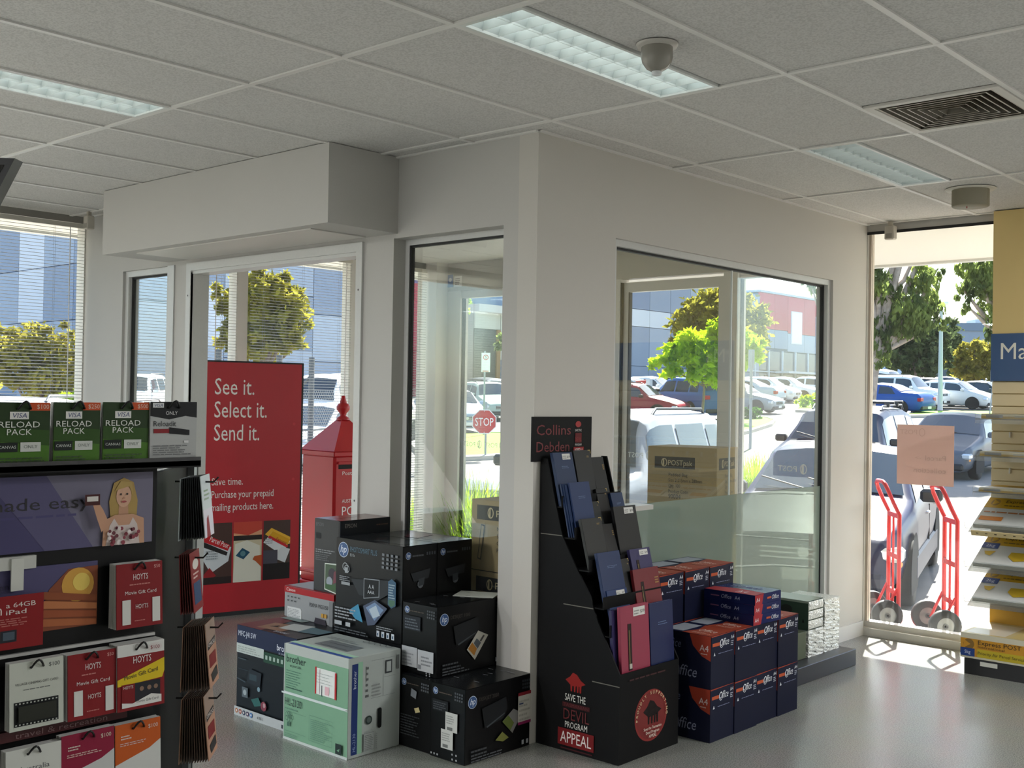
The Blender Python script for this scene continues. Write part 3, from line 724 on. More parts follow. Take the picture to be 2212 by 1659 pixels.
front('red and yellow movie gift card at the right of the middle hook row', -2.844, -2.738, 1.104, 0.134, pr_hoyts_yellow, '#86161b', n=10, out=0.034)
front('pale cinema gift card with film strip at the left of the middle hook row', -3.062, -2.956, 1.102, 0.128, pr_village, '#c9cdc2', n=6, out=0.03)
front('pale grey gift card in the bottom left corner of the stand', -3.066, -2.957, 0.937, 0.13, pr_aus, '#d4d6cf', n=6)
front('magenta gift card on the lowest hook row', -2.957, -2.846, 0.943, 0.13, pr_plain('#8d1638', '#c9cbc9', '#1f5f86', '100'), '#8d1638', n=6)
front('orange gift card on the lowest hook row', -2.843, -2.741, 0.941, 0.13, pr_plain('#c65a1a', '#d4d5d1', '#23678c', '100'), '#c65a1a', n=6)
def pr_win(f, w, h):
    f.rect(0, 0, w, h, '#8b1418'); f.text('Win', w * .38, h * .66, h * .2, '#e6d9d2', al='r', w=w * .34); f.text('a 64GB', w * .44, h * .78, h * .09, '#e6d9d2', w=w * .44); f.text('iPad', w * .44, h * .65, h * .09, '#e6d9d2', w=w * .3)
    f.lines(w * .05, h * .44, w * .9, h * .6, 4, '#bb6a62'); f.poly([(w * .12, h * .2), (w * .32, h * .1), (w * .34, h * .36), (w * .1, h * .34)], '#d7d7cf'); f.rect(w * .36, h * .14, w * .6, h * .36, '#20242c'); f.rect(w * .4, h * .18, w * .57, h * .33, '#4d5a66')
wb = front('red competition card hanging in front of the purple picture panel', -3.12, -2.989, 1.228, 0.102, pr_win, '#8b1418', n=1, hook=False, out=0.012, tilt=0.0, cat='card')
# packs on the wing
def wing(label, s, out, ztop, w, h, fn, base, n, edge):
    p = Vector((SX - 0.012, -2.735, 0)) + WD * s + WN * out
    u = (WD).normalized()
    return card_pack(label, w, h, (p.x, p.y, ztop), (-u.x, -u.y, 0), n, lambda f, a, c: None, edge, edge=edge, tilt=-0.10) if fn is None else _wing(label, p, ztop, w, h, fn, base, n, edge)
def _wing(label, p, ztop, w, h, fn, base, n, edge):
    # cards face outward along WN; their backs are towards the wing, so the edges show on the left
    t = thing('gift_card_pack', label, 'gift card', (p.x, p.y, ztop), math.atan2(WN.y, WN.x))
    for k in range(n):
        bb = MB(); bb.box(-.0012, 0, -w / 2, w / 2, -h, 0, M(base if k in (0, n - 1) else edge, .5)); o = bb.build('card', t)
        o.location.x = -k * 0.0042; o.rotation_euler.y = -0.10 + .011 * k; o.location.z = -0.0006 * k; o.location.y = random.uniform(-.0015, .0015)
        if k == 0: first = o
    b = MB(); f = Face(b, (0, -w / 2, -h), (0, 1, 0), (0, 0, 1), .0002); fn(f, w, h); b.build('print', first)
    b = MB(); b.tube([(-n * .0045 - .015, 0, -.015), (0.02, 0, -.015), (0.03, 0, -.004)], .0022, M('#0a0a0a', .4), 6); b.build('hook_loop', t)
    return t
def pr_white(f, w, h): f.rect(0, h * .45, w, h, '#d9e2e6'); f.rect(0, 0, w, h * .45, '#e6e2ee'); f.poly([(w * .2, 0), (w * .6, 0), (w * .5, h * .35), (w * .3, h * .3)], '#9c2436'); f.lines(w * .2, h * .6, w * .8, h * .8, 3, '#a9c2a6')
def pr_red2(f, w, h): f.rect(0, 0, w, h, '#86161b'); f.disc(w * .5, h * .78, w * .3, '#d9d4cc', r2=h * .09); f.lines(w * .2, h * .55, w * .8, h * .68, 2, '#e3c2ba'); f.rect(w * .15, h * .12, w * .85, h * .48, '#26456f')
def pr_bark(f, w, h): f.rect(0, 0, w, h, '#b48a72'); f.rect(0, h * .6, w, h, '#9b8577'); f.poly([(w * .1, h * .58), (w * .9, h * .62), (w * .9, h * .72), (w * .1, h * .68)], '#2b2523'); f.text('OMICKS', w * .5, h * .62, h * .06, '#e8e0d8', al='c', w=w * .7); f.rect(w * .15, h * .3, w * .85, h * .5, '#7c1a1c'); f.poly([(w * .3, h * .06), (w * .9, h * .1), (w * .85, h * .25), (w * .2, h * .2)], '#2c2a2a')
def pk(label, px0, ztop, h, fn, base, edge, n, out):
    p = Vector((1.262, -2.652, 0)) + WN * out - WD * 0.0
    _wing(label, p, ztop, 0.098, h, fn, base, n, edge)
pk('dark-edged pack of white and pale cards high on the stand side', 0, 1.440, 0.135, pr_white, '#d9e2e6', '#1b1c22', 11, 0.052)
pk('red pack of cards on the stand side above two brown packs', 0, 1.272, 0.130, pr_red2, '#86161b', '#6f2a26', 6, 0.032)
pk('upper of the two brown gift card packs on the stand side', 0, 1.118, 0.140, pr_bark, '#b48a72', '#5b4336', 12, 0.068)
pk('lower of the two brown gift card packs on the stand side', 0, 0.962, 0.140, pr_bark, '#b48a72', '#5b4336', 12, 0.068)

# ------------------------------------------------------------------ red notice board, post box
RED = '#b01826'
c = thing('promotional_board', 'tall red freestanding board lettered about mailing products, inside the doorway', 'sign', (-3.545, 0.905, 0.0), math.radians(-13.7))
hw = 0.385; hh = 1.85
boxpart('board', (-0.02, 0.016, -hw, hw, 0.03, hh), M(RED, .45), c)
bm_ = M('#17191b', .5); b = MB()
b.box(-0.022, 0.0, hw, hw + 0.022, 0.0, hh + .012, bm_); b.box(-0.022, 0.0, -hw - .01, -hw, 0.0, hh + .012, bm_); b.box(-0.022, 0.018, -hw, hw, hh, hh + .012, bm_); b.box(-0.06, 0.018, -hw, hw, 0.0, 0.03, bm_); b.build('edge_frame', c)
b = MB(); f = Face(b, (0.016, -hw, 0.0), (0, 1, 0), (0, 0, 1))
def line_(*a, **k): q = MB(); Face(q, (0.016, -hw, 0.0), (0, 1, 0), (0, 0, 1)).text(*a, **k); q.build('lettering', c)
for k, s in enumerate(('See it.', 'Select it.', 'Send it.')): line_(s, .095, 1.615 - k * .168, .118, '#ece7e3', w=(.30, .40, .345)[k])
for k, s in enumerate(('Save time.', 'Purchase your prepaid', 'mailing products here.')): line_(s, .085, .955 - k * .093, .052, '#e8e2de', w=(.235, .475, .475)[k])
y0 = .24; y1 = .68
ftxt, btxt = f, b
pics = []
for k, (a0, a1) in enumerate(((.018, .245), (.258, .475), (.488, .70))):
    pb_ = MB(); f = Face(pb_, (0.016, -hw, 0.0), (0, 1, 0), (0, 0, 1)); f.k = 3; pics.append((pb_, f))
    f.rect(a0, y0, a1, y1, ('#4a3430', '#c9bda0', '#4c3a36')[k])
f = pics[0][1]
f.poly([(.018, .44), (.018, .56), (.05, .60), (.24, .50), (.22, .40), (.09, .32)], '#c9cdd2'); f.poly([(.018, .555), (.045, .605), (.235, .515), (.215, .475)], '#b81f27'); f.poly([(.02, .515), (.03, .55), (.215, .465), (.205, .44)], '#2a2626')
f.text('Parcel Post', .075, .555, .035, '#f0e9e6', w=.15, rot=-.42); f.poly([(.018, .29), (.06, .26), (.13, .30), (.08, .36)], '#8e2126'); f.rect(.018, .24, .245, .29, '#2c2222'); f.lines(.05, .42, .15, .49, 4, '#8d9399')
f = pics[1][1]
f.rect(.258, .57, .475, .68, '#dca17c'); f.poly([(.258, .60), (.37, .58), (.475, .62), (.475, .68), (.258, .68)], '#c4483a'); f.rect(.258, .545, .475, .58, '#2d2624'); f.poly([(.258, .24), (.47, .24), (.46, .50), (.36, .545), (.27, .52)], '#dcd9cc')
f.poly([(.275, .435), (.335, .405), (.385, .455), (.325, .49)], '#24506a'); f.disc(.33, .448, .02, '#56818c'); f.poly([(.475, .34), (.475, .43), (.42, .425), (.405, .40), (.43, .385)], '#b5572c')
f = pics[2][1]
f.rect(.488, .24, .70, .36, '#241f20'); f.poly([(.50, .58), (.55, .625), (.70, .55), (.70, .50), (.64, .49)], '#e7b23a'); f.poly([(.488, .52), (.56, .60), (.70, .52), (.63, .42)], '#dfe1e4'); f.poly([(.53, .565), (.56, .60), (.70, .53), (.68, .49)], '#d89f22'); f.poly([(.52, .555), (.535, .57), (.685, .485), (.675, .47)], '#c4282e')
f.poly([(.57, .40), (.66, .36), (.70, .46), (.63, .48)], '#d3d5da'); f.rect(.488, .36, .60, .46, '#4e4c58'); f.text('Express', .585, .535, .022, '#b01f26', w=.09, rot=-.45); f.lines(.50, .51, .58, .555, 3, '#8d8f98')
for pb_, f in pics: pb_.build('printed_picture', c)
f, b = ftxt, btxt
for z in (1.40, .985): f.disc(.715, z, .011, '#c22a36')
b.build('rivet_caps', c)

pb = thing('post_box', 'red pillar post box with pointed roof in the glazed entrance', 'post box', (-3.80, 1.90, 0.0), math.radians(-5))
PR = M('#b51a22', .35); w = 0.49
b = MB(); b.box(-w, 0, 0, w, 0.05, 1.13, PR, bev=.02); b.build('body', pb)
b = MB(); b.box(-w - .012, .012, -.012, w + .012, 0.0, 0.06, PR, bev=.008); b.box(-w - .008, .008, -.008, w + .008, 0.13, 0.16, PR, bev=.008); b.build('plinth', pb)
b = MB(); b.box(-w - .012, .012, -.012, w + .012, 1.115, 1.16, PR, bev=.008)
q = [(-w - .012, -.012, 1.16), (.012, -.012, 1.16), (.012, w + .012, 1.16), (-w - .012, w + .012, 1.16)]; ap = .035; m_ = (-w / 2, w / 2)
q2 = [(m_[0] - ap, m_[1] - ap, 1.42), (m_[0] + ap, m_[1] - ap, 1.42), (m_[0] + ap, m_[1] + ap, 1.42), (m_[0] - ap, m_[1] + ap, 1.42)]
b.faces(q + q2, [(0, 1, 5, 4), (1, 2, 6, 5), (2, 3, 7, 6), (3, 0, 4, 7), (4, 5, 6, 7)], PR); b.build('roof', pb)
b = MB(); b.lathe([(.055, 1.415), (.055, 1.43), (.025, 1.45), (.03, 1.47), (.055, 1.50), (.058, 1.525), (.045, 1.55), (.028, 1.558), (.030, 1.565), (.018, 1.60), (.016, 1.62), (0, 1.622)], PR, 20, (m_[0], m_[1], 0)); b.build('finial', pb)
b = MB(); b.box(0.0, .018, .03, w - .03, 1.055, 1.075, PR, bev=.004); b.build('slot_hood', pb)
b = MB(); f = Face(b, (0.0, 0.0, 0.0), (0, 1, 0), (0, 0, 1), .0006)
f.rect(.04, 1.015, w - .04, 1.05, '#0c0808'); f.text('Post letters', .08, .965, .030, '#efe6e3', w=.25); f.text('AUSTRALIA', .08, .735, .030, '#efe6e3', w=.185); f.text('POST', .08, .63, .075, '#f3edea', w=.235)
b.build('lettering', pb)

# ------------------------------------------------------------------ cartons of printers
def hp(f, a, b, r):
    f.disc(a, b, r, '#c9d3e2', n=24); f.disc(a, b, r * .93, '#31507e', n=24); f.text('hp', a, b - r * .35, r * .95, '#dfe6ee', al='c', w=r * 1.15, shear=.25)
k1 = '#08090a'
# green and white laser printer carton (front)
c = Carton('printer_carton', 'green and white printer carton standing on the floor at the front of the pile', 'carton', -.885, -.418, -.75, -.437, 0, .449, '#a9b0ab', .5)
f = c.L; W, Hh = c.lx, c.lz
f.rect(.004, .0, W, .405, '#739b80'); f.rect(.004, .213, W, .225, '#c8d6d2'); f.rect(0, 0, W, .012, '#b9c1bd'); f.rect(0, .0, .005, Hh, '#b6beba')
f.text('brother', .018, .365, .034, '#1d2a26', w=.145); f.text('at your side', .045, .345, .013, '#2b3a35', w=.085)
f.lines(.018, .255, .13, .335, 7, '#4c7463', fill=.3); f.lines(.018, .243, .18, .255, 1, '#35574a')
f.rect(.238, .255, .385, .375, '#d3d6d2'); f.rect(.236, .255, .247, .378, '#a82a2c'); f.rect(.378, .252, .39, .372, '#a82a2c'); f.rect(.27, .258, .272, .37, '#9b5f72'); f.rect(.285, .25, .289, .30, '#26303c'); f.rect(.31, .262, .34, .30, '#d5aeb4'); f.lines(.25, .31, .376, .365, 4, '#9aa3a0', fill=.15)
f.text('HL-2130', .018, .165, .034, '#1f2f29', w=.125); f.lines(.018, .147, .15, .158, 1, '#557d6b', fill=.4)
for q in (('.02', '.05', '.17'), ): pass
f.rect(.018, .045, .178, .046, '#4a6f60'); f.rect(.018, .137, .178, .138, '#4a6f60'); f.rect(.205, .035, .37, .036, '#4a6f60'); f.rect(.205, .15, .37, .151, '#4a6f60'); f.rect(.37, .035, .371, .15, '#4a6f60'); f.rect(.205, .035, .206, .15, '#4a6f60')
f.lines(.215, .045, .36, .142, 11, '#557d6b', fill=.3); f.lines(.025, .018, .12, .04, 3, '#557d6b', fill=.3)
for k in range(5): f.ring(.052 + .014 * math.cos(k * 2 * PI / 5), .115 + .014 * math.sin(k * 2 * PI / 5), .012, .0025, '#3f5f52', n=12)
f.rect(.045, .07, .06, .09, '#3f5f52'); f.rect(.40, .018, .44, .065, '#24322f'); f.poly([(.41, .035), (.43, .045), (.425, .03)], '#739b80')
f.poly([(0, .218), (W, .221), (W, .228), (0, .226)], '#c9d2d0', .15)
f = c.Rr; W2 = c.ly
f.rect(.02, .015, .055, .42, '#22356b'); f.rect(.055, .015, .082, .425, '#8fbb9d'); f.text('brother', .044, .31, .016, '#c5cddd', w=.08, rot=PI / 2); f.text('HL-2130', .044, .03, .016, '#8fa0c6', w=.08, rot=PI / 2)
f.rect(.10, .33, .104, .40, '#8a8e8b'); f.lines(.10, .26, .12, .41, 6, '#5d615f')
f.rect(.13, .25, .275, .251, '#727674'); f.rect(.13, .42, .275, .421, '#727674'); f.rect(.205, .25, .206, .42, '#727674'); f.rect(.215, .35, .255, .41, '#3b3f40'); f.rect(.221, .357, .249, .403, '#a4aaa6'); f.rect(.206, .335, .275, .336, '#727674'); f.lines(.138, .26, .19, .32, 4, '#8c908d'); f.rect(.282, .36, .298, .425, '#6c706e')
f.disc(.118, .157, .020, '#22302c', n=22); f.disc(.118, .157, .013, '#4d5854', n=18)
f.poly([(.170, .12), (.172, .112), (.182, .108), (.192, .112), (.194, .12), (.194, .19), (.192, .198), (.182, .202), (.172, .198), (.170, .19)], '#121514')
f.rect(.088, .02, .15, .10, '#8d9290'); f.rect(.09, .022, .148, .098, '#a2a8a4'); f.lines(.094, .025, .145, .095, 9, '#777b79'); f.lines(.16, .02, .17, .095, 8, '#8d918e')
f = c.T; f.poly([(0.02, .005), (W, .005), (W, .028), (.02, .03)], '#33519a'); f.rect(0, .03, W, .06, '#a9cdb4'); f.poly([(.11, .085), (.35, .085), (.35, .19), (.11, .19)], '#6f7476'); f.rect(.14, .1, .33, .104, '#2d3136'); f.rect(.15, .15, .31, .153, '#34383d'); f.lines(.05, .21, .3, .25, 2, '#8c9190')
for k in range(5): f.ring(.26 + .04 * k, .28, .017, .004, '#3d4245', n=14)
c.done()
# navy and black multifunction carton
c = Carton('printer_carton', 'navy and black printer carton with white foot band, leftmost of the pile', 'carton', -1.385, -.893, -.672, -.36, 0, .452, '#0e1216', .35)
f = c.L; W = c.lx
f.rect(0, .36, W, .452, '#16203c'); f.text('MFC-J415W', .012, .40, .026, '#c3c9d6', w=.15); f.text('brother', .335, .375, .03, '#dfe3ec', w=.13); f.text('at your side', .35, .358, .012, '#8f97aa', w=.08)
f.rect(0, .315, .23, .362, '#aab4b0'); f.lines(.01, .322, .21, .355, 3, '#8a938f'); f.rect(.23, .30, W, .352, '#1f4030')
for k in range(6): f.rect(.245 + .032 * k, .316, .262 + .032 * k, .336, '#93a79c')
f.rect(.02, .285, .09, .29, '#3d4a52'); f.rect(.02, .235, .12, .237, '#33404a'); f.poly([(.10, .18), (.21, .17), (.22, .24), (.12, .25)], '#1d242b'); f.rect(.12, .195, .18, .225, '#2e3d44'); f.disc(.2, .16, .012, '#6f8a96'); f.rect(.06, .10, .11, .15, '#515b62'); f.disc(.085, .125, .014, '#8c979c')
f.poly([(.14, .10), (.20, .12), (.23, .085), (.17, .07)], '#2c5a58'); f.disc(.245, .085, .024, '#7a3040', n=9); f.disc(.25, .09, .012, '#a98a8e', n=7); f.poly([(.02, .185), (.09, .175), (.09, .18), (.02, .19)], '#3d4a52'); f.rect(.24, .03, .242, .1, '#26303a')
f.rect(0, 0, W, .045, '#a8adae')
for k, q in enumerate(('#a5643a', '#8f3a2a', '#27304f', '#3f2c4f', '#2c6aa8')): f.disc(.022 + k * .032, .024, .012, q); f.disc(.022 + k * .032, .024, .006, '#c9c3bd')
f.text('4 IN 1', .20, .016, .014, '#2c3136', w=.05); f.rect(.40, .012, .43, .03, '#3a4046'); f.rect(.44, .008, .475, .036, '#2c3136')
f = c.T; f.poly([(0, 0), (.2, 0), (.1, .31), (0, .31)], '#6d3a3c'); f.poly([(.12, .03), (.3, .05), (.28, .2), (.1, .16)], '#8b6a55'); f.poly([(.22, .09), (.36, .11), (.33, .24), (.19, .21)], '#b8bcba'); f.poly([(.36, .1), (.49, .13), (.49, .22), (.33, .22)], '#54707a'); f.poly([(.15, .08), (.2, .1), (.18, .13)], '#14181c'); f.text('brother', .27, .02, .03, '#b3bac6', w=.11); f.rect(.02, .25, .2, .30, '#7c8a88')
c.done()
# hidden supports
c = Carton('printer_carton', 'plain black carton under the grey one, behind the navy carton', 'carton', -1.40, -.975, -.352, -.02, 0, .451, k1, .4); c.L.lines(.02, .3, .2, .4, 4, '#3a3d40'); c.done()
c = Carton('printer_carton', 'plain black carton under the tall pair, behind the green and white carton', 'carton', -.95, -.465, -.39, -.01, 0, .449, k1, .4); c.Rr.lines(.02, .3, .2, .4, 4, '#3a3d40'); c.done()
# grey carton with red band
c = Carton('printer_carton', 'low grey printer carton with a red top band, under the tall slim carton', 'carton', -1.41, -1.0, -.365, -.02, .452, .612, '#8b8e90', .35)
f = c.L; W = c.lx; f.rect(0, .128, W, .16, '#9c1b22'); f.text('Canon', .018, .137, .016, '#e6d9d6', w=.075); f.text('PIXMA MG5150', .215, .078, .020, '#26282b', w=.15)
f.poly([(.03, .0), (.15, .0), (.15, .045), (.14, .056), (.03, .056)], '#c6c9c9'); f.lines(.035, .004, .14, .05, 6, '#8b8f91')
for k in range(7): f.rect(.03 + (k % 4) * .03, .105 - (k // 4) * .02, .042 + (k % 4) * .03, .112 - (k // 4) * .02, '#4d5153')
f.rect(.315, .036, .335, .056, '#b58a3c'); f.rect(.34, .036, .36, .056, '#b58a3c'); f.poly([(.26, 0), (.36, 0), (.35, .026), (.27, .03)], '#332e36'); f.rect(W - .03, 0, W, .125, '#5d4a30' if False else '#77797b')
f = c.Rr; f.rect(0, .128, c.ly, .16, '#9c1b22'); f.disc(.02, .143, .008, '#dfd0cc')
c.T.rect(0, 0, W, c.ly, '#9e9fa6'); c.T.rect(0, 0, W, .02, '#9c1b22')
c.done()
# tall slim carton
c = Carton('printer_carton', 'tall slim black printer carton with a reddish reflection painted on its top, standing on the grey one', 'carton', -1.19, -.985, -.345, -.006, .613, .985, '#23262a', .3)
f = c.L; W = c.lx; f.rect(0, 0, W - .012, .372, '#2c2f32', .3); f.text('EPSON', .012, .335, .018, '#55585b', w=.06); f.rect(.012, .27, .055, .30, '#15171a'); f.lines(.012, .20, .17, .222, 2, '#7c8184'); f.lines(.012, .16, .13, .198, 4, '#54585b'); f.poly([(.09, .015), (.19, .0), (.19, .155), (.09, .15)], '#c5cdc3'); f.poly([(.095, .02), (.19, .006), (.19, .148), (.095, .145)], '#4a5a48'); f.disc(.15, .1, .03, '#2c2430', n=10); f.disc(.13, .06, .025, '#8e97a0', n=9); f.poly([(.16, .05), (.185, .06), (.18, .12), (.165, .11)], '#74454d'); f.rect(.1, .02, .185, .045, '#3f5f3f')
f = c.Rr; f.text('EPSON', .03, .335, .020, '#8d8682', w=.075); f.lines(.24, .335, .32, .35, 1, '#5a4038')
c.T.rect(0, 0, W, c.ly, '#6e3a31', .12); c.T.rect(0, 0, .1, .2, '#8d6a68', .08)  # reddish reflection painted into the colour of the glossy top
c.done()
def photosmart(label, y0, y1, full):
    c = Carton('printer_carton', label, 'carton', -.95, -.462, y0, y1, .451, .912, k1, .3)
    f = c.L; W = c.lx
    if full:
        f.rect(0, 0, W, .461, '#131517', .3); f.poly([(0, 0), (W, 0), (W, .2), (0, .09)], '#0a0b0d', .3); hp(f, .055, .405, .038)
        f.text('PHOTOSMART PLUS', .108, .40, .026, '#48687c', w=.20); f.text('B210a', .108, .378, .014, '#9aa0a4', w=.035)
        for k in range(4):
            for j in range(4): f.rect(.345 + k * .033, .405 - j * .02, .362 + k * .033, .417 - j * .02, '#70757a')
        for k in range(2): f.ring(.08 + k * .014, .325 - k * .01, .02, .004, '#9aa0a4', n=14)
        f.rect(.08, .295, .102, .322, '#9aa0a4'); f.lines(.04, .255, .13, .282, 3, '#8a8f94'); f.rect(.055, .235, .12, .25, '#8f9497')
        f.poly([(.13, .27), (.41, .295), (.40, .225), (.33, .19), (.19, .2)], '#2b2f33'); f.poly([(.225, .185), (.34, .205), (.34, .29), (.225, .285)], '#80868b'); f.poly([(.23, .19), (.335, .209), (.335, .285), (.23, .28)], '#15171a')
        f.text('A A', .262, .24, .02, '#b9bfc4', w=.04); f.text('AAA', .255, .215, .016, '#b9bfc4', w=.05); f.poly([(.225, .15), (.31, .19), (.40, .16), (.31, .07), (.26, .06)], '#4a5468'); f.poly([(.245, .145), (.31, .178), (.375, .15), (.31, .09)], '#7088a8'); f.poly([(.27, .14), (.32, .165), (.35, .12), (.30, .10)], '#a9b8c4')
        f.poly([(.12, .115), (.19, .155), (.225, .07), (.17, .08)], '#3f86a8'); f.poly([(.405, .18), (.43, .165), (.46, .18), (.46, .29), (.43, .305), (.405, .29)], '#3d5a72'); f.lines(.41, .2, .455, .285, 7, '#8fa4ae'); f.poly([(.41, .185), (.43, .17), (.455, .185), (.455, .205), (.41, .205)], '#4c6e5c')
        f.lines(.015, .07, .19, .13, 4, '#8f9499'); f.rect(.015, .035, .07, .055, '#a4a9ad'); f.rect(.1, .035, .135, .055, '#a4a9ad'); f.lines(.015, .005, .28, .03, 2, '#45494d')
        f.lines(.33, .055, .45, .075, 2, '#8b9094')
        for k in range(4): f.rect(.332 + k * .036, .02, .352 + k * .036, .048, '#b8bfc6'); f.rect(.337 + k * .036, .025, .345 + k * .036, .038, '#3d5872')
    f = c.Rr; d = c.ly; hp(f, .035, .415, .017); f.lines(.06, .408, .14, .425, 1, '#3d4145')
    for k in range(4): f.rect(d - .075 + k * .016, .41, d - .065 + k * .016, .425, '#3d4145')
    f.poly([(.05, .33), (d - .05, .345), (d - .06, .30), (.07, .29)], '#25282b'); f.disc(d * .5, .275, .02, '#52575c', n=9); f.poly([(.10, .30), (.14, .305), (.135, .27), (.1, .265)], '#34383c')
    for q in (.02, d * .52): f.rect(q, .02, q + d * .42, .21, '#141618'); f.lines(q + .006, .03, q + d * .4, .20, 11, '#2b2e31')
    c.T.rect(0, 0, c.lx, c.ly, '#26282c', .1); c.T.poly([(.2, .05), (.45, .05), (.4, .15), (.3, .16)], '#3f4548', .1); c.T.rect(0, c.ly - .004, c.lx, c.ly, '#050505')
    if not full: c.T.poly([(.2, .04), (.3, .04), (.25, .2), (.1, .2)], '#5f2630', .1)
    return c.done()
photosmart('tall black photo printer carton facing front, above the green and white one', -.395, -.168, True)
photosmart('black photo printer carton behind its twin, next to the entrance window', -.165, .075, False)
def deskjet(label, x0, x1, y0, y1, z0, z1, variant):
    c = Carton('printer_carton', label, 'carton', x0, x1, y0, y1, z0, z1, k1, .35)
    f = c.L; W, hh = c.lx, c.lz; hp(f, .032, hh - .035, .016)
    f.lines(.055, hh - .04, W - .075, hh - .03, 1, '#4a4036')
    for k in range(4):
        for j in range(3): f.rect(W - .065 + k * .015, hh - .03 - j * .014, W - .056 + k * .015, hh - .021 - j * .014, '#4d5256')
    if variant == 'up':
        f.rect(.02, hh - .125, .13, hh - .06, '#1b1f26'); f.lines(.026, hh - .12, .125, hh - .066, 4, '#4d545d'); f.rect(.008, .03, W * .48, .122, '#a6a9ab'); f.rect(W * .5, .022, W - .012, .118, '#aaadaf')
        f.lines(.014, .04, W * .4, .1, 4, '#84878a'); f.lines(W * .6, .05, W - .016, .1, 3, '#7e8184'); f.rect(W * .52, .03, W * .6, .05, '#75787b')
        for k in range(4): f.disc(W - .055 + (k % 2) * .022, .008 + (k // 2) * .010, .004, '#8b8f92', n=8)
    elif variant == 'low':
        f.rect(.02, hh - .12, .12, hh - .07, '#15181b'); f.lines(.026, hh - .115, .115, hh - .075, 4, '#3b4045')
        for (q, r) in ((.105, .135), (.08, .055)): f.rect(q, r, q + .075, r + .085, '#b9bbb6'); f.lines(q + .006, r + .035, q + .06, r + .075, 4, '#8c8e8b'); f.rect(q + .012, r + .006, q + .045, r + .02, '#6b6d6b')
        for k in range(3): f.disc(.02 + k * .02, .02, .005, '#9a9d9f', n=8)
        for k in range(4): f.disc(W - .065 + (k % 2) * .025, .018 + (k // 2) * .022, .005, '#9a9d9f', n=8)
    else:
        f.poly([(.09, hh - .055), (.125, hh - .065), (.12, hh - .1), (.085, hh - .09)], '#70757a'); f.poly([(.11, .19), (.14, .2), (.15, .18), (.12, .17)], '#b3a77a'); f.lines(.02, .06, .15, .16, 8, '#26292c')
    f = c.Rr; W = c.ly; hp(f, .045, hh - .062, .028); f.text('DESKJET 1000' if variant != 'low' else 'DESKJET 2050', .085, hh - .065, .016, '#3a3530', w=.13)
    for k in range(4):
        for j in range(3): f.rect(W - .06 + k * .013, hh - .03 - j * .016, W - .052 + k * .013, hh - .02 - j * .016, '#3d4145')
    f.poly([(.10, hh - .1), (.26, hh - .075), (.27, hh - .13), (.24, hh - .17), (.12, hh - .19)], '#15181a'); f.poly([(.13, hh - .185), (.25, hh - .145), (.25, hh - .15), (.135, hh - .192)], '#3d4245')
    if variant == 'up':
        f.poly([(.19, .105), (.265, .185), (.335, .155), (.245, .05)], '#b5b2a6'); f.poly([(.198, .108), (.225, .135), (.258, .1), (.24, .07)], '#a5702c'); f.poly([(.235, .13), (.255, .15), (.285, .125), (.262, .1)], '#565c60'); f.poly([(.275, .135), (.30, .16), (.31, .155), (.285, .13)], '#4d4a48')
    else:
        f.poly([(.235, .15), (.31, .195), (.37, .165), (.305, .085)], '#6d6c68'); f.poly([(.235, .15), (.275, .172), (.315, .13), (.29, .1)], '#54602c'); f.poly([(.19, .075), (.235, .105), (.28, .07), (.24, .06)], '#6d6f36')
        f.rect(W - .095, .12, W - .006, .25, '#b7b4a8'); f.rect(W - .095, .245, W - .006, .26, '#7c1f28'); f.rect(W - .095, .112, W - .006, .125, '#7c1f4c'); f.lines(W - .09, .13, W - .012, .235, 5, '#9a978c'); f.rect(W - .09, .205, W - .06, .212, '#3b4560')
    f.lines(.03, .035, .16, .07, 2, '#3a3d40'); f.lines(.03, .01, .24, .035, 2, '#4a4d50')
    for k in range(2): f.rect(W - .07 + k * .03, .02, W - .055 + k * .03, .04, '#9da1a4')
    f = c.T; f.rect(0, 0, c.lx, c.ly, '#17191b', .2)
    for k in range(9): f.rect(.02 + random.random() * (c.lx - .06), .03 + random.random() * (c.ly - .06), .03 + random.random() * .0 + .02 * 1.2, .03, '#17191b', .2) if False else None
    for k in range(8):
        a, q = .02 + random.random() * (c.lx - .07), .02 + random.random() * (c.ly - .04); f.poly([(a, q), (a + .03, q + .002), (a + .03, q + .007), (a, q + .005)], '#74777a')
    return c.done()
deskjet('black printer carton lowest right, two white stickers on its side', -.212, .008, -.440, .0 - .004, 0, .334, 'low')
deskjet('black printer carton on the floor between the green one and its twin', -.43, -.216, -.432, -.004, 0, .334, 'mid')
deskjet('upper right black printer carton with white stickers and paper on top', -.455, -.222, -.397, .06, .3345, .66, 'up')
o = boxpart('paper_sheet', (-.10, .10, -.075, .075, 0.0, 0.002), M('#c3c6bd', .6), None, loc=(-.335, -.02, .6605), rz=.5); tag(o, 'loose white sheet lying on the upper right printer carton', 'paper')

# ------------------------------------------------------------------ diary stand
SY0, SY1 = .045, .515
ds = thing('diary_display', 'black cardboard stepped diary stand with red lettering against the column', 'display stand', (0.0, 0.0, 0.0))
KB = M('#070708', .6, spec=.2)
side = [(.49, 0), (.49, .40), (.335, .40), (.335, .675), (.31, .73), (.15, .675), (.15, .99), (.13, 1.04), (.05, 1.33), (.012, 1.33), (.012, 0)]
side = [(.488, 0), (.488, .40), (.36, .62), (.335, .675), (.315, .73), (.21, .88), (.145, .99), (.128, 1.04), (.045, 1.34), (.012, 1.34), (.012, 0)]
for y in (SY0, SY1 - .008):
    b = MB(); vs = [(x, y, z) for x, z in side] + [(x, y + .008, z) for x, z in side]; n = len(side)
    b.faces(vs, [tuple(range(n)), tuple(range(2 * n - 1, n - 1, -1))] + [(k, n + k, n + (k + 1) % n, (k + 1) % n) for k in range(n)], KB); b.build('side_panel', ds)
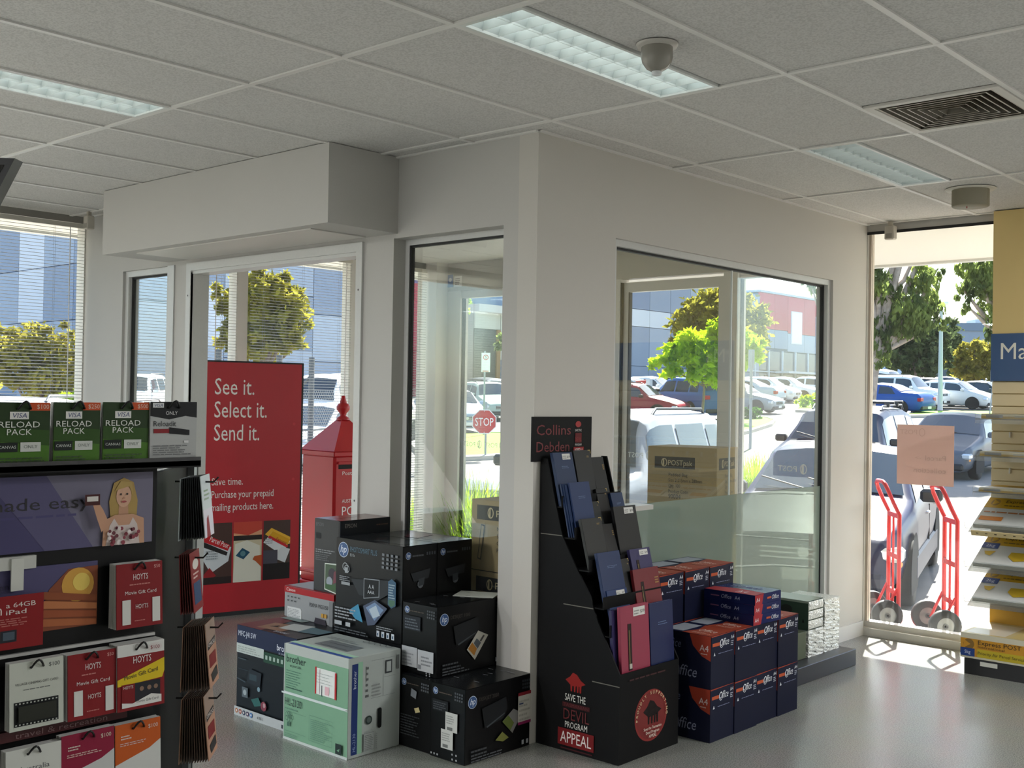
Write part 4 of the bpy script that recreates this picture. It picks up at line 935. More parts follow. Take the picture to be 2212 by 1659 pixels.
boxpart('front_panel', (.480, .488, SY0 + .008, SY1 - .008, 0, .40), KB, ds)
boxpart('back_panel', (.006, .012, SY0, SY1, 0, 1.33), KB, ds)
hdp = boxpart('header_card', (.004, .012, SY0 - .07, SY1 - .09, 1.325, 1.537), KB, ds)
tiers = [(.035, .135, 1.12), (.12, .215, .98), (.20, .30, .84), (.29, .385, .68), (.34, .425, .56), (.45, .484, .33)]
for x0, x1, z in tiers:
    boxpart('shelf', (x0, x1, SY0 + .008, SY1 - .008, z - .006, z), KB, ds)
    boxpart('shelf_front', (x1 - .004, x1, SY0 + .008, SY1 - .008, z, z + .05), KB, ds)
for x0, x1, z in ((.015, .145, .985), (.16, .335, .672), (.335, .488, .345)):
    boxpart('edge_strip', (x0, x1, SY0 - .0012, SY0, z, z + .004), M('#6d6a60', .5), ds)
b = MB(); f = Face(b, (.012, SY0 - .07, 1.325), (0, 1, 0), (0, 0, 1)); 
f.text('Collins', .03, .125, .048, '#6e1c20', w=.255); f.text('Debden', .03, .045, .048, '#6e1c20', w=.245)
f.disc(.342, .175, .022, '#9c1f1f', r2=.015); f.text('SAVE THE', .342, .14, .011, '#d0cbc6', al='c', w=.05); f.rect(.318, .085, .368, .132, '#5e1518'); f.text('DEVIL', .342, .092, .018, '#8a2223', al='c', w=.05); f.text('PROGRAM', .342, .07, .010, '#cfcac6', al='c', w=.05); f.rect(.305, .03, .385, .064, '#8d1a1c'); f.text('APPEAL', .345, .036, .022, '#e3dcd6', al='c', w=.068)
f.rect(.30, .0, .425, .022, '#8d1a1c'); f.text('EQUIPMENT', .36, .006, .010, '#c98f6a', al='c', w=.1)
b.build('header_print', hdp)
def devil(f, a, b_, s, c):
    f.poly([(a - .055 * s, b_ + .004 * s), (a - .03 * s, b_ + .02 * s), (a - .012 * s, b_ + .042 * s), (a + .012 * s, b_ + .035 * s), (a + .034 * s, b_ + .012 * s), (a + .062 * s, b_ - .002 * s), (a + .03 * s, b_ - .016 * s), (a - .02 * s, b_ - .02 * s)], c)
    for q in (-.026, -.006, .012, .028): f.poly([(a + q * s, b_ - .012 * s), (a + (q + .012) * s, b_ - .012 * s), (a + (q + .010) * s, b_ - .045 * s), (a + (q + .002) * s, b_ - .045 * s)], c)
b = MB(); f = Face(b, (0.0, SY0, 0.0), (1, 0, 0), (0, 0, 1))
devil(f, .235, .325, 1.0, '#8c1f1b'); f.text('SAVE THE', .24, .235, .032, '#d5d4cc', al='c', w=.12); f.rect(.165, .205, .325, .226, '#3a1114'); f.text('TASMANIAN', .245, .208, .015, '#5a1a1d', al='c', w=.145); f.text('DEVIL', .248, .148, .05, '#5a191b', al='c', w=.15)
f.text('PROGRAM', .248, .112, .028, '#d3d2ca', al='c', w=.13); f.rect(.142, .028, .352, .105, '#701619'); f.text('APPEAL', .247, .042, .05, '#e0d9d3', al='c', w=.18); f.rect(.16, .012, .345, .018, '#3f1316')
b.build('side_print', ds)
b = MB(); f = Face(b, (.488, SY0, 0.0), (0, 1, 0), (0, 0, 1))
f.disc(.245, .178, .128, '#7f201c', r2=.118, n=36); f.disc(.245, .178, .118, '#701a18', r2=.108, n=36); devil(f, .25, .195, 1.25, '#160c0c')
tx = 'PROUDLY SUPPORTING'
for k, chh in enumerate(tx):
    if chh == ' ': continue
    an = PI * 1.02 - k * (PI * 1.04) / (len(tx) - 1)
    f.text(chh, .245 + .107 * math.cos(an) - .0, .178 + .098 * math.sin(an) - .0, .015, '#dccb9e', al='c', rot=an - PI / 2)
f.text('Save the Tasmanian', .245, .118, .013, '#e4d8c8', al='c', w=.14); f.text('Devil Program', .245, .099, .013, '#e4d8c8', al='c', w=.105); f.text('APPEAL', .245, .08, .014, '#e4d8c8', al='c', w=.06); f.lines(.06, .365, .4, .38, 1, '#3b1416')
b.build('front_print', ds)
def diary(label, y0, y1, tier, ztop, col, kind, th=.016, dx=0.0, group=None):
    x0, x1, z = tiers[tier]; h = ztop - z + .003; xb = x1 - .008 - dx; lean = math.atan2((x1 - x0) * .62, h)
    t = thing('diary', label, 'diary', (xb, (y0 + y1) / 2, z + .001)); w = (y1 - y0) / 2
    T2 = Matrix.Rotation(-lean, 4, 'Y')
    b = MB(); cm = M(col, .4)
    b.box(-.002, 0, -w, w, 0, h / math.cos(lean), cm, T2, bev=.0008); b.box(-th, -th + .002, -w, w, 0, h / math.cos(lean), cm, T2); b.box(-th + .002, -.002, -w, -w + .002, 0, h / math.cos(lean), cm, T2); b.build('cover', t)
    b = MB(); b.box(-th + .002, -.002, -w + .002, w - .003, .002, h / math.cos(lean) - .003, M('#c9c6ba', .7), T2); b.build('pages', t)
    b = MB(); f = Face(b, T2 @ Vector((0, -w, 0)), (0, 1, 0), T2.to_3x3() @ Vector((0, 0, 1))); W = 2 * w; hh = h / math.cos(lean)
    if 'fleck' in kind: f.lines(W * .35, hh * .70, W * .8, hh * .76, 2, '#6f86a8', fill=.25)
    if 'gold' in kind: f.rect(W * .86, hh - .004, W, hh, '#a8955c'); f.rect(W - .004, hh * .93, W, hh, '#a8955c'); f.lines(W * .72, hh * .86, W * .9, hh * .9, 2, '#9a834a')
    if 'tag' in kind: f.rect(W * .45, hh * .86, W * .86, hh * .97, '#d0cfc9'); f.lines(W * .48, hh * .88, W * .66, hh * .95, 2, '#8d8c88'); f.text('$19', W * .84, hh * .89, hh * .04, '#2d2d2d', al='r')
    if 'band' in kind: f.rect(W * .24, hh * .2, W * .36, hh * .78, '#2a1c1a'); f.rect(W * .27, hh * .25, W * .29, hh * .7, '#8a7a4c'); f.rect(W * .26, hh * .22, W * .35, hh * .28, '#b9b2a8')
    if 'year' in kind: f.lines(W * .8, hh * .72, W * .95, hh * .85, 3, '#a08040')
    if f.k > 2: b.build('print', t)
    return t
BL = '#142c50'; BB = '#101112'
diary('tall blue diary with price tag at upper left of the diary stand', .06, .205, 0, 1.365, BL, 'fleck tag')
diary('tall glossy black diary in the middle of the top tier', .215, .345, 0, 1.372, '#17191a', 'gold')
diary('black diary at the right of the top tier', .35, .45, 0, 1.335, BB, 'year')
for k in range(3): diary(('rearmost', 'middle', 'foremost')[k] + ' of three blue diaries packed behind the front one on the second tier', .06 + .006 * k, .21 + .006 * k, 1, 1.222 - .002 * k, '#102a52', '', th=.008, dx=.028 - .009 * k, group='blue diaries on the second tier')
diary('front blue diary on the second tier, silver lettering', .085, .235, 1, 1.228, '#112c58', 'fleck', th=.008)
diary('small black diary with gold corner between the blue ones and the tall black one', .24, .31, 1, 1.13, '#1c1d1b', 'gold')
diary('black diary with gold corner standing behind on the second tier', .315, .40, 1, 1.186, '#121212', 'gold', dx=.02)
diary('small blue diary at the right of the second tier', .405, .50, 1, 1.163, BL, 'fleck')
diary('dark diary with gold corner at the left of the third tier', .075, .225, 2, 1.065, '#1a1b19', 'gold')
diary('plain black narrow diary in the middle of the third tier', .23, .315, 2, 1.03, '#0e0e0f', 'year')
diary('large black diary with torn price tag at the right of the third tier', .32, .50, 2, 1.107, '#0b0b0c', 'tag')
diary('blue diary with pale spine lettering at the left of the fourth tier', .085, .255, 3, .916, '#102852', 'fleck')
diary('small black diary with gold corner on the fourth tier', .26, .325, 3, .872, '#141414', 'gold')
diary('purple diary with price tag on the fourth tier', .335, .50, 3, .91, '#2e2a55', 'band tag')
diary('dark red diary with a black band on the fifth tier', .30, .505, 4, .822, '#6b1a22', 'band year')
diary('blue diary with price tag at the left of the fifth tier', .10, .255, 4, .748, '#122d5c', 'tag fleck')
diary('purple diary showing only its edge, left of the pink one', .062, .26, 5, .672, '#2b2750', '', dx=.03)
diary('large pink diary with a black band at the front of the stand', .085, .305, 5, .685, '#8f3147', 'band tag', dx=.002)
diary('large navy diary at the front right of the stand', .31, .50, 5, .675, '#101f4a', 'fleck')

# ------------------------------------------------------------------ cartons and reams of copy paper
NV = '#0b1029'; OR = '#983f2a'
def office_side(f, w, h):          # narrow end, towards +x
    f.rect(0, 0, w, h, NV); f.rect(0, h - .075, w, h, '#0c122c'); f.rect(.012, h - .052, .075, h - .036, '#b0502f'); f.poly([(0, h), (0, h - .006), (w, h - .001), (w, h)], OR)
    f.text('Office', .075, h - .056, .034, '#d9dbe0', w=.082, shear=.2); f.ring(.09, h - .045, .016, .003, '#d9dbe0', r2=.02, n=14); f.text('A4', w - .038, h - .034, .018, '#d9dbe0', w=.03); f.lines(w - .038, h - .065, w - .01, h - .038, 3, '#b4b7c2')
    f.poly([(.018, h - .095), (.034, h - .095), (.026, h - .078)], '#c9ccd3'); f.lines(.06, h - .09, w - .012, h - .08, 1, '#7c82a0', fill=.3)
def office_long(f, w, h):          # long side, towards -y
    f.rect(0, 0, w, h, '#0d122b'); f.text('Office', .06, .045, .052, '#8b90a6', w=.145, shear=.2); f.ring(.085, .062, .026, .004, '#8b90a6', r2=.034, n=16)
    f.poly([(w - .12, h), (w - .10, h - .055), (w - .05, h - .10), (w, h - .118), (w, h)], '#9c3a27'); f.text('A4', w - .012, h - .075, .03, '#d3c5c0', al='r', w=.05); f.lines(w - .055, h - .09, w - .012, h - .08, 1, '#d3b5ab')
    f.text('Office', .015, h - .075, .04, '#6f7591', w=.1, shear=.2)
def office_top(f, w, d):
    f.rect(0, 0, w, d, '#141b3c'); f.poly([(w * .42, 0), (w * .52, d * .5), (w * .42, d), (w, d), (w, 0)], OR); f.rect(.01, .02, w * .40, d - .02, '#9fa5b0'); f.text('Office', w * .56, d * .35, .05, '#e3c9bd', w=.1); f.lines(w * .55, d * .12, w * .92, d * .26, 2, '#d9a492')
def paper_box(label, x0, y0, z0, long=True, h=.252, dep=.285, wid=.2115):
    c = Carton('paper_carton', label, 'carton', x0 - dep, x0, y0, y0 + wid, z0, z0 + h, NV, .4, group='cartons of copy paper'); 
    office_side(c.Rr, c.ly, c.lz); office_long(c.L, c.lx, c.lz); office_top(c.T, c.lx, c.ly)
    return c.done()
nm = ['nearest', 'second', 'third', 'farthest']
for lv in range(2):
    for k in range(4):
        paper_box('navy copy paper carton, %s of four in the %s front row' % (nm[k], ('floor level', 'upper')[lv]), .598 + (.0, .004, -.003, .002)[k], .62 + k * .2145, lv * .2525)
nb = ['nearest the diaries', 'in the middle', 'farthest along']
for lv in range(3):
    for k in range(3):
        paper_box('navy copy paper carton at the back by the window, %s, %s level' % (nb[k], ('floor', 'second', 'top')[lv]), .296, .615 + k * .232 + .004, lv * .2525, dep=.288, wid=.215 + .01 * k)
for k in range(3):
    x, y, z = .527, 1.0, .505 + k * .0505
    c = Carton('paper_ream', 'wrapped ream of copy paper on the cartons, %s of three' % ('bottom', 'middle', 'top')[k], 'ream of paper', x - .21, x + .085 - .0, y, y + .262, z, z + .05, '#1b2658', .22, group='three loose reams', rz=math.radians(-2 + k), bev=.004)
    f = c.Rr; f.rect(0, 0, c.ly, .05, '#1a2352', .25); f.poly([(0, 0), (.07, .0), (.085, .05), (0, .05)], '#9e2f36'); f.text('A4', .012, .014, .02, '#d8cdd0', w=.035); f.rect(.12, .02, .16, .03, '#b0502f'); f.text('Office', .165, .014, .022, '#cfd3dd', w=.07, shear=.2)
    f = c.L; f.rect(0, 0, c.lx, .05, '#131a40', .25); f.text('Office', .10, .016, .02, '#858ca6', w=.06, shear=.2); f.text('A4', .18, .016, .018, '#858ca6', w=.03); f.rect(.04, .022, .09, .028, '#69405a')
    f = c.T; f.rect(0, 0, c.lx, c.ly, '#1f2b62', .2); f.poly([(0, 0), (c.lx, 0), (c.lx, .10), (c.lx * .4, .13), (0, .10)], '#9e2f36'); f.text('A4', c.lx * .55, .03, .05, '#d8cdd0', w=.06); f.lines(.05, .17, .26, .22, 2, '#6f78a4')
    c.done()

# ------------------------------------------------------------------ low plinth with foil packets
o = boxpart('display_plinth', (.002, .378, 1.495, 2.66, 0.0, .1), M('#33343a', .35), None, bev=.003); tag(o, 'low dark grey plinth on the floor beside the paper cartons', 'plinth')
def packet(label, y0, z0, h):
    t = thing('foil_packet', label, 'packet', (.15, y0 + .1, z0), 0, 'silver foil packets on the plinth'); bm = bmesh.new(); bmesh.ops.create_cube(bm, size=1); bmesh.ops.subdivide_edges(bm, edges=bm.edges[:], cuts=4, use_grid_fill=True)
    for v in bm.verts:
        s = Vector(v.co); v.co = Vector((s.x * .27 + random.uniform(-.005, .005), s.y * .196 + random.uniform(-.003, .003), (s.z + .5) * h + random.uniform(-.002, .002) * (abs(s.z) < .45)))
    me = bpy.data.meshes.new('wrap'); bm.to_mesh(me); bm.free(); me.materials.append(FOIL); o = bpy.data.objects.new('wrap', me); COL.objects.link(o); o.parent = t
    b = MB(); b.disc((.1405, random.uniform(-.02, .03), h * .5), .008, (1, 0, 0), M('#4c4d44', .4), 10, r2=.005); b.build('window_spot', t)
lv = ['bottom', 'second', 'third', 'fourth', 'fifth', 'top']
for k in range(6): packet('silver foil packet in the far column on the plinth, %s of six' % lv[k], 2.415, .1005 + k * .0535, .053)
for k in range(3): packet('silver foil packet in the near column under the green boxed ones, %s of three' % lv[k].replace('third', 'top'), 2.205, .1005 + k * .0535, .053)
c = Carton('green_carton', 'dark green slim carton with black oval on the near foil packets', 'carton', -.0 + .003, .283, 2.203, 2.401, .2615, .436, '#2c3c30', .45); f = c.L; f.rect(0, 0, c.lx, c.lz, '#33453a'); f.disc(.14, .115, .038, '#10140f', r2=.026); f.poly([(.243, .045), (.257, .045), (.25, .07)], '#0f130f'); f.rect(0, c.lz - .012, c.lx, c.lz, '#8d968a')
c.T.rect(0, 0, c.lx, c.ly, '#b3b9ab', .2)
fb_ = MB()
for k in range(3):
    for j in range(6):
        y = .008 + j * .031; z = .006 + k * .057
        fb_.faces([(.14, -.098 + y, z), (.14, -.098 + y + .03, z), (.14, -.098 + y + .03, z + .05), (.14, -.098 + y, z + .05), (.15 - random.random() * .004, -.098 + y + .008 + random.random() * .014, z + .015 + random.random() * .02)], [(0, 1, 4), (1, 2, 4), (2, 3, 4), (3, 0, 4)], FOIL)
fb_.build('foil_creases', c.root)['kind'] = 'stuff'
c.done()
c = Carton('green_carton', 'plain carton on the plinth hidden behind the paper cartons', 'carton', .005, .28, 1.52, 2.19, .1002, .26, '#59604f', .5); c.L.lines(.02, .05, .2, .12, 3, '#2c3328'); c.done()
# ------------------------------------------------------------------ mailing shelf unit at the right
YEL = M('#e2c888', .55); YEL2 = M('#dccba4', .55)
su = thing('mailing_shelf_unit', 'tall yellow shelf unit with a blue sign at the right edge', 'shelf unit', (.90, 3.45, 0))
boxpart('back_panel', (0.0, 1.5, .05, .09, 0.0, 2.884), YEL, su)
boxpart('upper_panel', (0.0, 1.5, .025, .05, 2.09, 2.884), M('#e2c786', .5), su)
sg = boxpart('sign_panel', (-.004, 1.5, .015, .05, 1.785, 2.09), M('#14477a', .3), su)
b = MB(); f = Face(b, (-.004, .015, 1.785), (1, 0, 0), (0, 0, 1)); f.text('Ma', .062, .14, .105, '#e9e6da', w=.165); b.build('lettering', sg)
for k in range(21): boxpart('slat_panel', (0.0, 1.5, .03, .05, .105 + k * .08, .180 + k * .08), YEL2, su, bev=.003)
boxpart('plinth', (.04, 1.5, -.51, .05, 0.0, .096), M('#101114', .4), su)
boxpart('label_holder', (.135, .235, -.513, -.51, .06, .085), M('#c9c9bf', .4), su)
def satchel(f, w, h, big):
    f.rect(0, 0, w, h, '#c9cac6'); f.rect(0, h * .62, w, h, '#c39a1e'); f.disc(w * .14, h * .82, w * .07, '#8e6d18', r2=h * .12); f.poly([(w * .10, h * .72), (w * .2, h * .82), (w * .10, h * .92)], '#c39a1e')
    f.text('Express POST', w * .30, h * .82, h * .10, '#33290f', w=w * .62); f.lines(w * .3, h * .70, w * .85, h * .77, 1, '#6b561c')
    if big: f.rect(0, h * .5, w * .26, h * .68, '#24407c'); f.text('2kg', w * .13, h * .55, h * .08, '#c3cbe0', al='c'); f.poly([(w * .08, h * .40), (w * .26, h * .42), (w * .2, h * .26), (w * .12, h * .3)], '#c6a52c'); f.poly([(w * .5, h * .42), (w * .95, h * .44), (w * .8, h * .2), (w * .6, h * .14), (w * .48, h * .28)], '#c6a52c')
    else: f.lines(w * .05, h * .44, w * .95, h * .54, 1, '#b0713e'); f.rect(w * .04, h * .16, w * .4, h * .30, '#c2762a')
# three flat clear shelves with boxed mailers, three sloping trays with satchels
for k, (z, yf) in enumerate(((1.545, -.34), (1.315, -.36), (1.095, -.37))):
    sh = boxpart('clear_shelf', (.03, 1.45, yf, .03, z - .006, z), ACRYL, su); boxpart('front_lip', (.03, 1.45, yf - .004, yf, z - .03, z + .03), ACRYL, sh)
    for q in range(4): boxpart('peg', (.12 + q * .13, .125 + q * .13, .0, .03, z - .12, z - .085), M('#e2e2de', .2), sh)
    for j in range(3):
        x = .94 + j * .42; n = ('left', 'middle', 'right')[j]
        c = Carton('mailing_box', 'flat yellow and white mailing box on the %s clear shelf, %s one' % (('top', 'second', 'third')[k], n), 'mailing box', x + .02, x + .41, 3.45 + yf + .012, 3.45 - .03, z + .0005, z + (.03, .028, .025)[k], '#cdbf9a', .5, group='flat mailing boxes')
        f = c.L; f.rect(0, 0, c.lx, c.lz * .5, '#c49b2a'); f.rect(.03, .006, .13, c.lz - .004, '#8d8a86'); f.rect(.2, .01, .3, .02, '#b0a98f')
        f = c.T; f.rect(0, 0, c.lx, c.ly, '#c8c4b6'); f.rect(0, c.ly * .5, c.lx, c.ly, '#c9a02a'); f.text('Express POST', .1, c.ly * .66, .03, '#40320f', w=.2); f.disc(.33, .06, .02, '#b02020')
        c.done()
for k, (z0, z1) in enumerate(((.845, 1.03), (.605, .80), (.39, .575))):
    yf, yb = -.36, .02; ang = math.atan2(z1 - z0, yb - yf); Lh = math.hypot(z1 - z0, yb - yf)
    T3 = Matrix.Translation((0, yf, z0)) @ Matrix.Rotation(ang, 4, 'X')
    b = MB(); b.box(.0, 1.45, 0, Lh, -.006, 0, ACRYL, T3); sh = b.build('sloping_tray', su)
    b = MB(); b.box(-.03, 1.45, .035, .041, -.002, .04, ACRYL, T3); b.build('tray_stop', sh)
    if k == 0:
        b = MB(); b.box(.02, 1.45, -.01, .0, -.02, .012, M('#cdb98a', .5), T3); b.build('price_rail', sh)
        b = MB(); 
        for q in range(24): b.box(.05 + q * .055, .065 + q * .055, -.0105, -.01, -.004, .002, M('#4a4030'), T3)
        b.build('rail_marks', sh)
    for j in range(3):
        t = thing('mailing_satchel', 'pack of white and yellow express satchels on the %s sloping tray, %s pack' % (('upper', 'middle', 'lowest')[k], ('left', 'middle', 'right')[j]), 'satchel', (.90 + .015 + j * .40, 3.45, 0), 0, 'express satchels on trays')
        for q in range(4):
            b = MB(); b.box(.0, .385, .046 - .0 + .002 * q, Lh * .97 - .003 * q, .001 + q * .006, .006 + q * .006, M('#c2c3bf' if q == 3 else '#b5b2a4', .35), T3, bev=.001); b.build('satchel', t)
        b = MB(); T3r = T3.to_3x3(); f = Face(b, T3 @ Vector((.0, .05, .0245)), T3r @ Vector((1, 0, 0)), T3r @ Vector((0, 1, 0))); satchel(f, .385, Lh * .95 - .06, k > 0); b.build('print', t)
c = Carton('mailing_carton', 'yellow express post carton on the black base of the shelf unit', 'carton', .915, 1.62, 2.945, 3.40, .0965, .246, '#b9a66a', .35)
f = c.L; W = c.lx; f.rect(0, 0, W, .15, '#c9c4ae'); f.rect(.0, .012, W, .118, '#c08a2c'); f.rect(.10, .012, W, .06, '#b9a52c'); f.disc(.05, .085, .032, '#7d5d24'); f.poly([(.02, .06), (.06, .085), (.02, .11)], '#c08a2c'); f.rect(.0, .012, .085, .06, '#26407c'); f.text('5kg', .043, .027, .02, '#c9d0e2', al='c', w=.035)
f.text('Express POST', .105, .088, .026, '#2b2412', w=.25); f.text('International', .105, .068, .016, '#5a3a16', w=.155); f.text('Priority Air Parcel Service', .105, .03, .018, '#4a4416', w=.27)
f = c.T; f.rect(0, 0, W, c.ly, '#c9b98a', .2); f.rect(.02, .03, .25, .4, '#d8d3c4', .12); f.rect(.28, .03, W - .02, .4, '#d0bc80', .12)
c.done()
c = Carton('mailing_carton', 'lower amber carton standing behind the express carton in the shelf unit', 'carton', .925, 1.6, 3.41, 3.478, .1, .36, '#c99a3c', .5); c.L.rect(0, .135, c.lx, .139, '#7d5c1e'); c.done()

# pink notice stuck on the front glass
o = boxpart('paper_notice', (-.197, .197, -.001, .001, -.205, .205), leaf_mat('notice_paper', '#dcc4ba', '#e2cac0', .5), None, loc=(.415, D - .007, 1.28)); tag(o, 'pinkish square notice taped to the inside of the right front window', 'notice')
b = MB(); f = Face(b, (-.197, -.001, -.205), (1, 0, 0), (0, 0, 1), .0002)
f.text('POST', .02, .345, .032, '#cfb1a5', w=.12, mirror=True); f.ring(.175, .36, .022, .005, '#cfb1a5', r2=.028); f.text('Parcel', .20, .17, .034, '#cfb3a8', w=.14, mirror=True); f.text('->', .13, .175, .022, '#cfb3a8', w=.04, mirror=True); f.text('collection', .12, .085, .034, '#cfb3a8', w=.22, mirror=True)
b.build('lettering', o)

# ------------------------------------------------------------------ cartons in the vestibule
def post_lines(f, a, b_, w, lines, c='#33302a'):
    f.rect(a, b_, a + w, b_ + .075, '#25262a'); f.ring(a + w * .24, b_ + .0375, .021, .006, '#c3b08c', r2=.028); f.poly([(a + w * .24 - .012, b_ + .012), (a + w * .24, b_ + .012), (a + w * .24, b_ + .064), (a + w * .24 - .008, b_ + .06)], '#c3b08c')
    f.text('POSTpak', a + w * .34, b_ + .02, .034, '#c3b08c', w=w * .6)
    for k, (s, h, wd) in enumerate(lines): f.text(s, a + w * .36, b_ - .05 - k * .036, h, c, w=wd)
KR = '#a08b68'
for k in range(3):
    c = Carton('mailing_carton', 'brown mailing box carton in the vestibule by the column, %s of the stack' % ('bottom', 'middle', 'top')[k], 'carton', -.60, -.13, .21, .56, .001 + k * .366, .001 + k * .366 + .364, KR, .7, group='brown cartons stacked by the column', rz=0)
    f = c.L; post_lines(f, .04, .262, .40, [('Mailing Box', .02, .13), ('Size 450x60mm', .02, .17), ('Qty. 25', .02, .08), ('Product Code', .02, .15)])
    f.poly([(.05, .06), (.075, .055), (.10, .235), (.072, .24)], '#4a4236'); f.poly([(.055, .066), (.07, .062), (.094, .228), (.077, .232)], KR); f.poly([(.21, .03), (.26, .03), (.235, .075)], '#2a2722'); f.rect(0, .0, c.lx, .004, '#2d2a26'); c.done()
at0 = Vector((-.55, 2.27, 0))
cz = [0.001, .335, .669, 1.003]
for k in range(3):
    c = Carton('mailing_carton', 'brown padded bag carton in the vestibule behind the frosted glass, %s of the stack' % ('bottom', 'second', 'top')[k], 'carton', -.83, -.35, 2.10, 2.46, .001 + k * .443, .001 + k * .443 + .44, KR, .7, group='brown cartons behind the frosted glass', rz=math.radians(10))
    f = c.L; post_lines(f, .05, .30, .28, [('Padded Bag', .022, .13), ('Size 2 215mm x 280mm', .022, .23), ('Qty. 100', .022, .08), ('Product Code:', .022, .14), ('90004', .03, .085)])
    f = c.Rr; post_lines(f, .03, .30, .28, [('Padded Bag', .022, .13), ('Size 2 215mm x 280mm', .022, .2), ('Qty. 100', .022, .08), ('Product Code:', .022, .14)])
    c.done()

# ------------------------------------------------------------------ outdoors
FW = Vector((-.669, .743, 0)).normalized(); RT = Vector((.743, .669, 0)).normalized()
KN = [(-40, -.05), (7.9, -.05), (8.6, -.06), (10.5, -.27), (20, -.22), (24, -.12), (30, .06), (36, .33), (47, .76), (60, 1.22), (70, 1.62), (90, 2.15), (130, 2.9), (260, 4.2), (600, 6)]
def fdep(d):
    for (a, za), (b_, zb) in zip(KN, KN[1:]):
        if d <= b_: return za + (zb - za) * max(0, (d - a)) / (b_ - a)
    return KN[-1][1]
def terr(x, y):
    v = Vector((x, y, 0)) - Vector((CAM.x, CAM.y, 0)); d, l = v.dot(FW), v.dot(RT)
    k = min(1, max(0, (d - 25) / 25)); return fdep(d) + .010 * max(-10, min(40, l)) * k
def ray(px, py):
    return (R3 @ Vector(((px - CX) / FPX, -(py - CY) / FPX, -1))).normalized()
def spot(px, depth, py=860):
    r = ray(px, py); h = Vector((r.x, r.y, 0)); p = Vector((CAM.x, CAM.y, 0)) + h * (depth / h.dot(FW)); return Vector((p.x, p.y, terr(p.x, p.y)))
def zat(px, py, depth):
    r = ray(px, py); h = Vector((r.x, r.y, 0)); return CAM.z + r.z * depth / h.dot(FW)

ASPH = M('#807b75', .9, grain=.06, gscale=3)
b = MB(); ds_ = [5.0, 7.9, 8.6, 9.5, 10.5, 14, 20, 24, 27, 30, 33, 36, 41, 47, 53, 60, 65, 70, 80, 90, 110, 130, 190, 260, 420]
ls_ = [-320, -200, -120, -80, -50, -35, -25, -18, -12, -8, -4, 0, 4, 8, 12, 18, 25, 35, 50, 80, 120, 200, 320]
vs = []
for d in ds_:
    for l in ls_:
        p = Vector((CAM.x, CAM.y, 0)) + FW * d + RT * l; z = terr(p.x, p.y); vs.append((p.x, p.y, z))
n = len(ls_)
b.faces(vs, [(i * n + k, i * n + k + 1, (i + 1) * n + k + 1, (i + 1) * n + k) for i in range(len(ds_) - 1) for k in range(n - 1)], ASPH, True)
gm_ = b.build('car_park_ground'); struct(gm_)
# keep the paving out of the shop: cut faces inside the building by a slab of footpath around it
bm = bmesh.new(); bm.from_mesh(gm_.data)
geom = bm.verts[:] + bm.edges[:] + bm.faces[:]
r = bmesh.ops.bisect_plane(bm, geom=geom, plane_co=(0, D + .06, 0), plane_no=(0, 1, 0))
r = bmesh.ops.bisect_plane(bm, geom=bm.verts[:] + bm.edges[:] + bm.faces[:], plane_co=(XL - .06, 0, 0), plane_no=(1, 0, 0))
dl = [f for f in bm.faces if f.calc_center_median().x > XL - .06 and f.calc_center_median().y < D + .06]
bmesh.ops.delete(bm, geom=dl, context='FACES'); bm.to_mesh(gm_.data); bm.free()
PATH = M('#b5b0a6', .85, grain=.04, gscale=8)
struct(boxpart('footpath_front', (XL - 2, 9, D + .06, D + 1.25, -.2, -.028), PATH))
struct(boxpart('footpath_left', (XL - 1.6, XL - .06, YB, D + .06, -.2, -.028), PATH))
# painted bay lines
def bay_line(name, a, c_, w=.09):
    b = MB(); a, c_ = Vector(a), Vector(c_); dr = (c_ - a).normalized(); s = Vector((dr.y, -dr.x, 0)) * w / 2; N = 8
    for k in range(N):
        p, q = a.lerp(c_, k / N), a.lerp(c_, (k + 1) / N)
        b.poly([(*(v.to_2d()), terr(v.x, v.y) + .012) for v in (p - s, p + s, q + s, q - s)], M('#e6e4de', .8))
    struct(b.build(name))
for k in range(5): x = -5.6 + k * 2.75; bay_line('bay_line', (x, 5.3, 0), (x - 1.7, 10.3, 0))

# ---- cars
def interp(tb, x):
    for (a, va), (b_, vb) in zip(tb, tb[1:]):
        if x <= b_:
            t = (x - a) / (b_ - a) if b_ > a else 0; return tuple(p + (q - p) * t for p, q in zip(va, vb))
    return tb[-1][1]
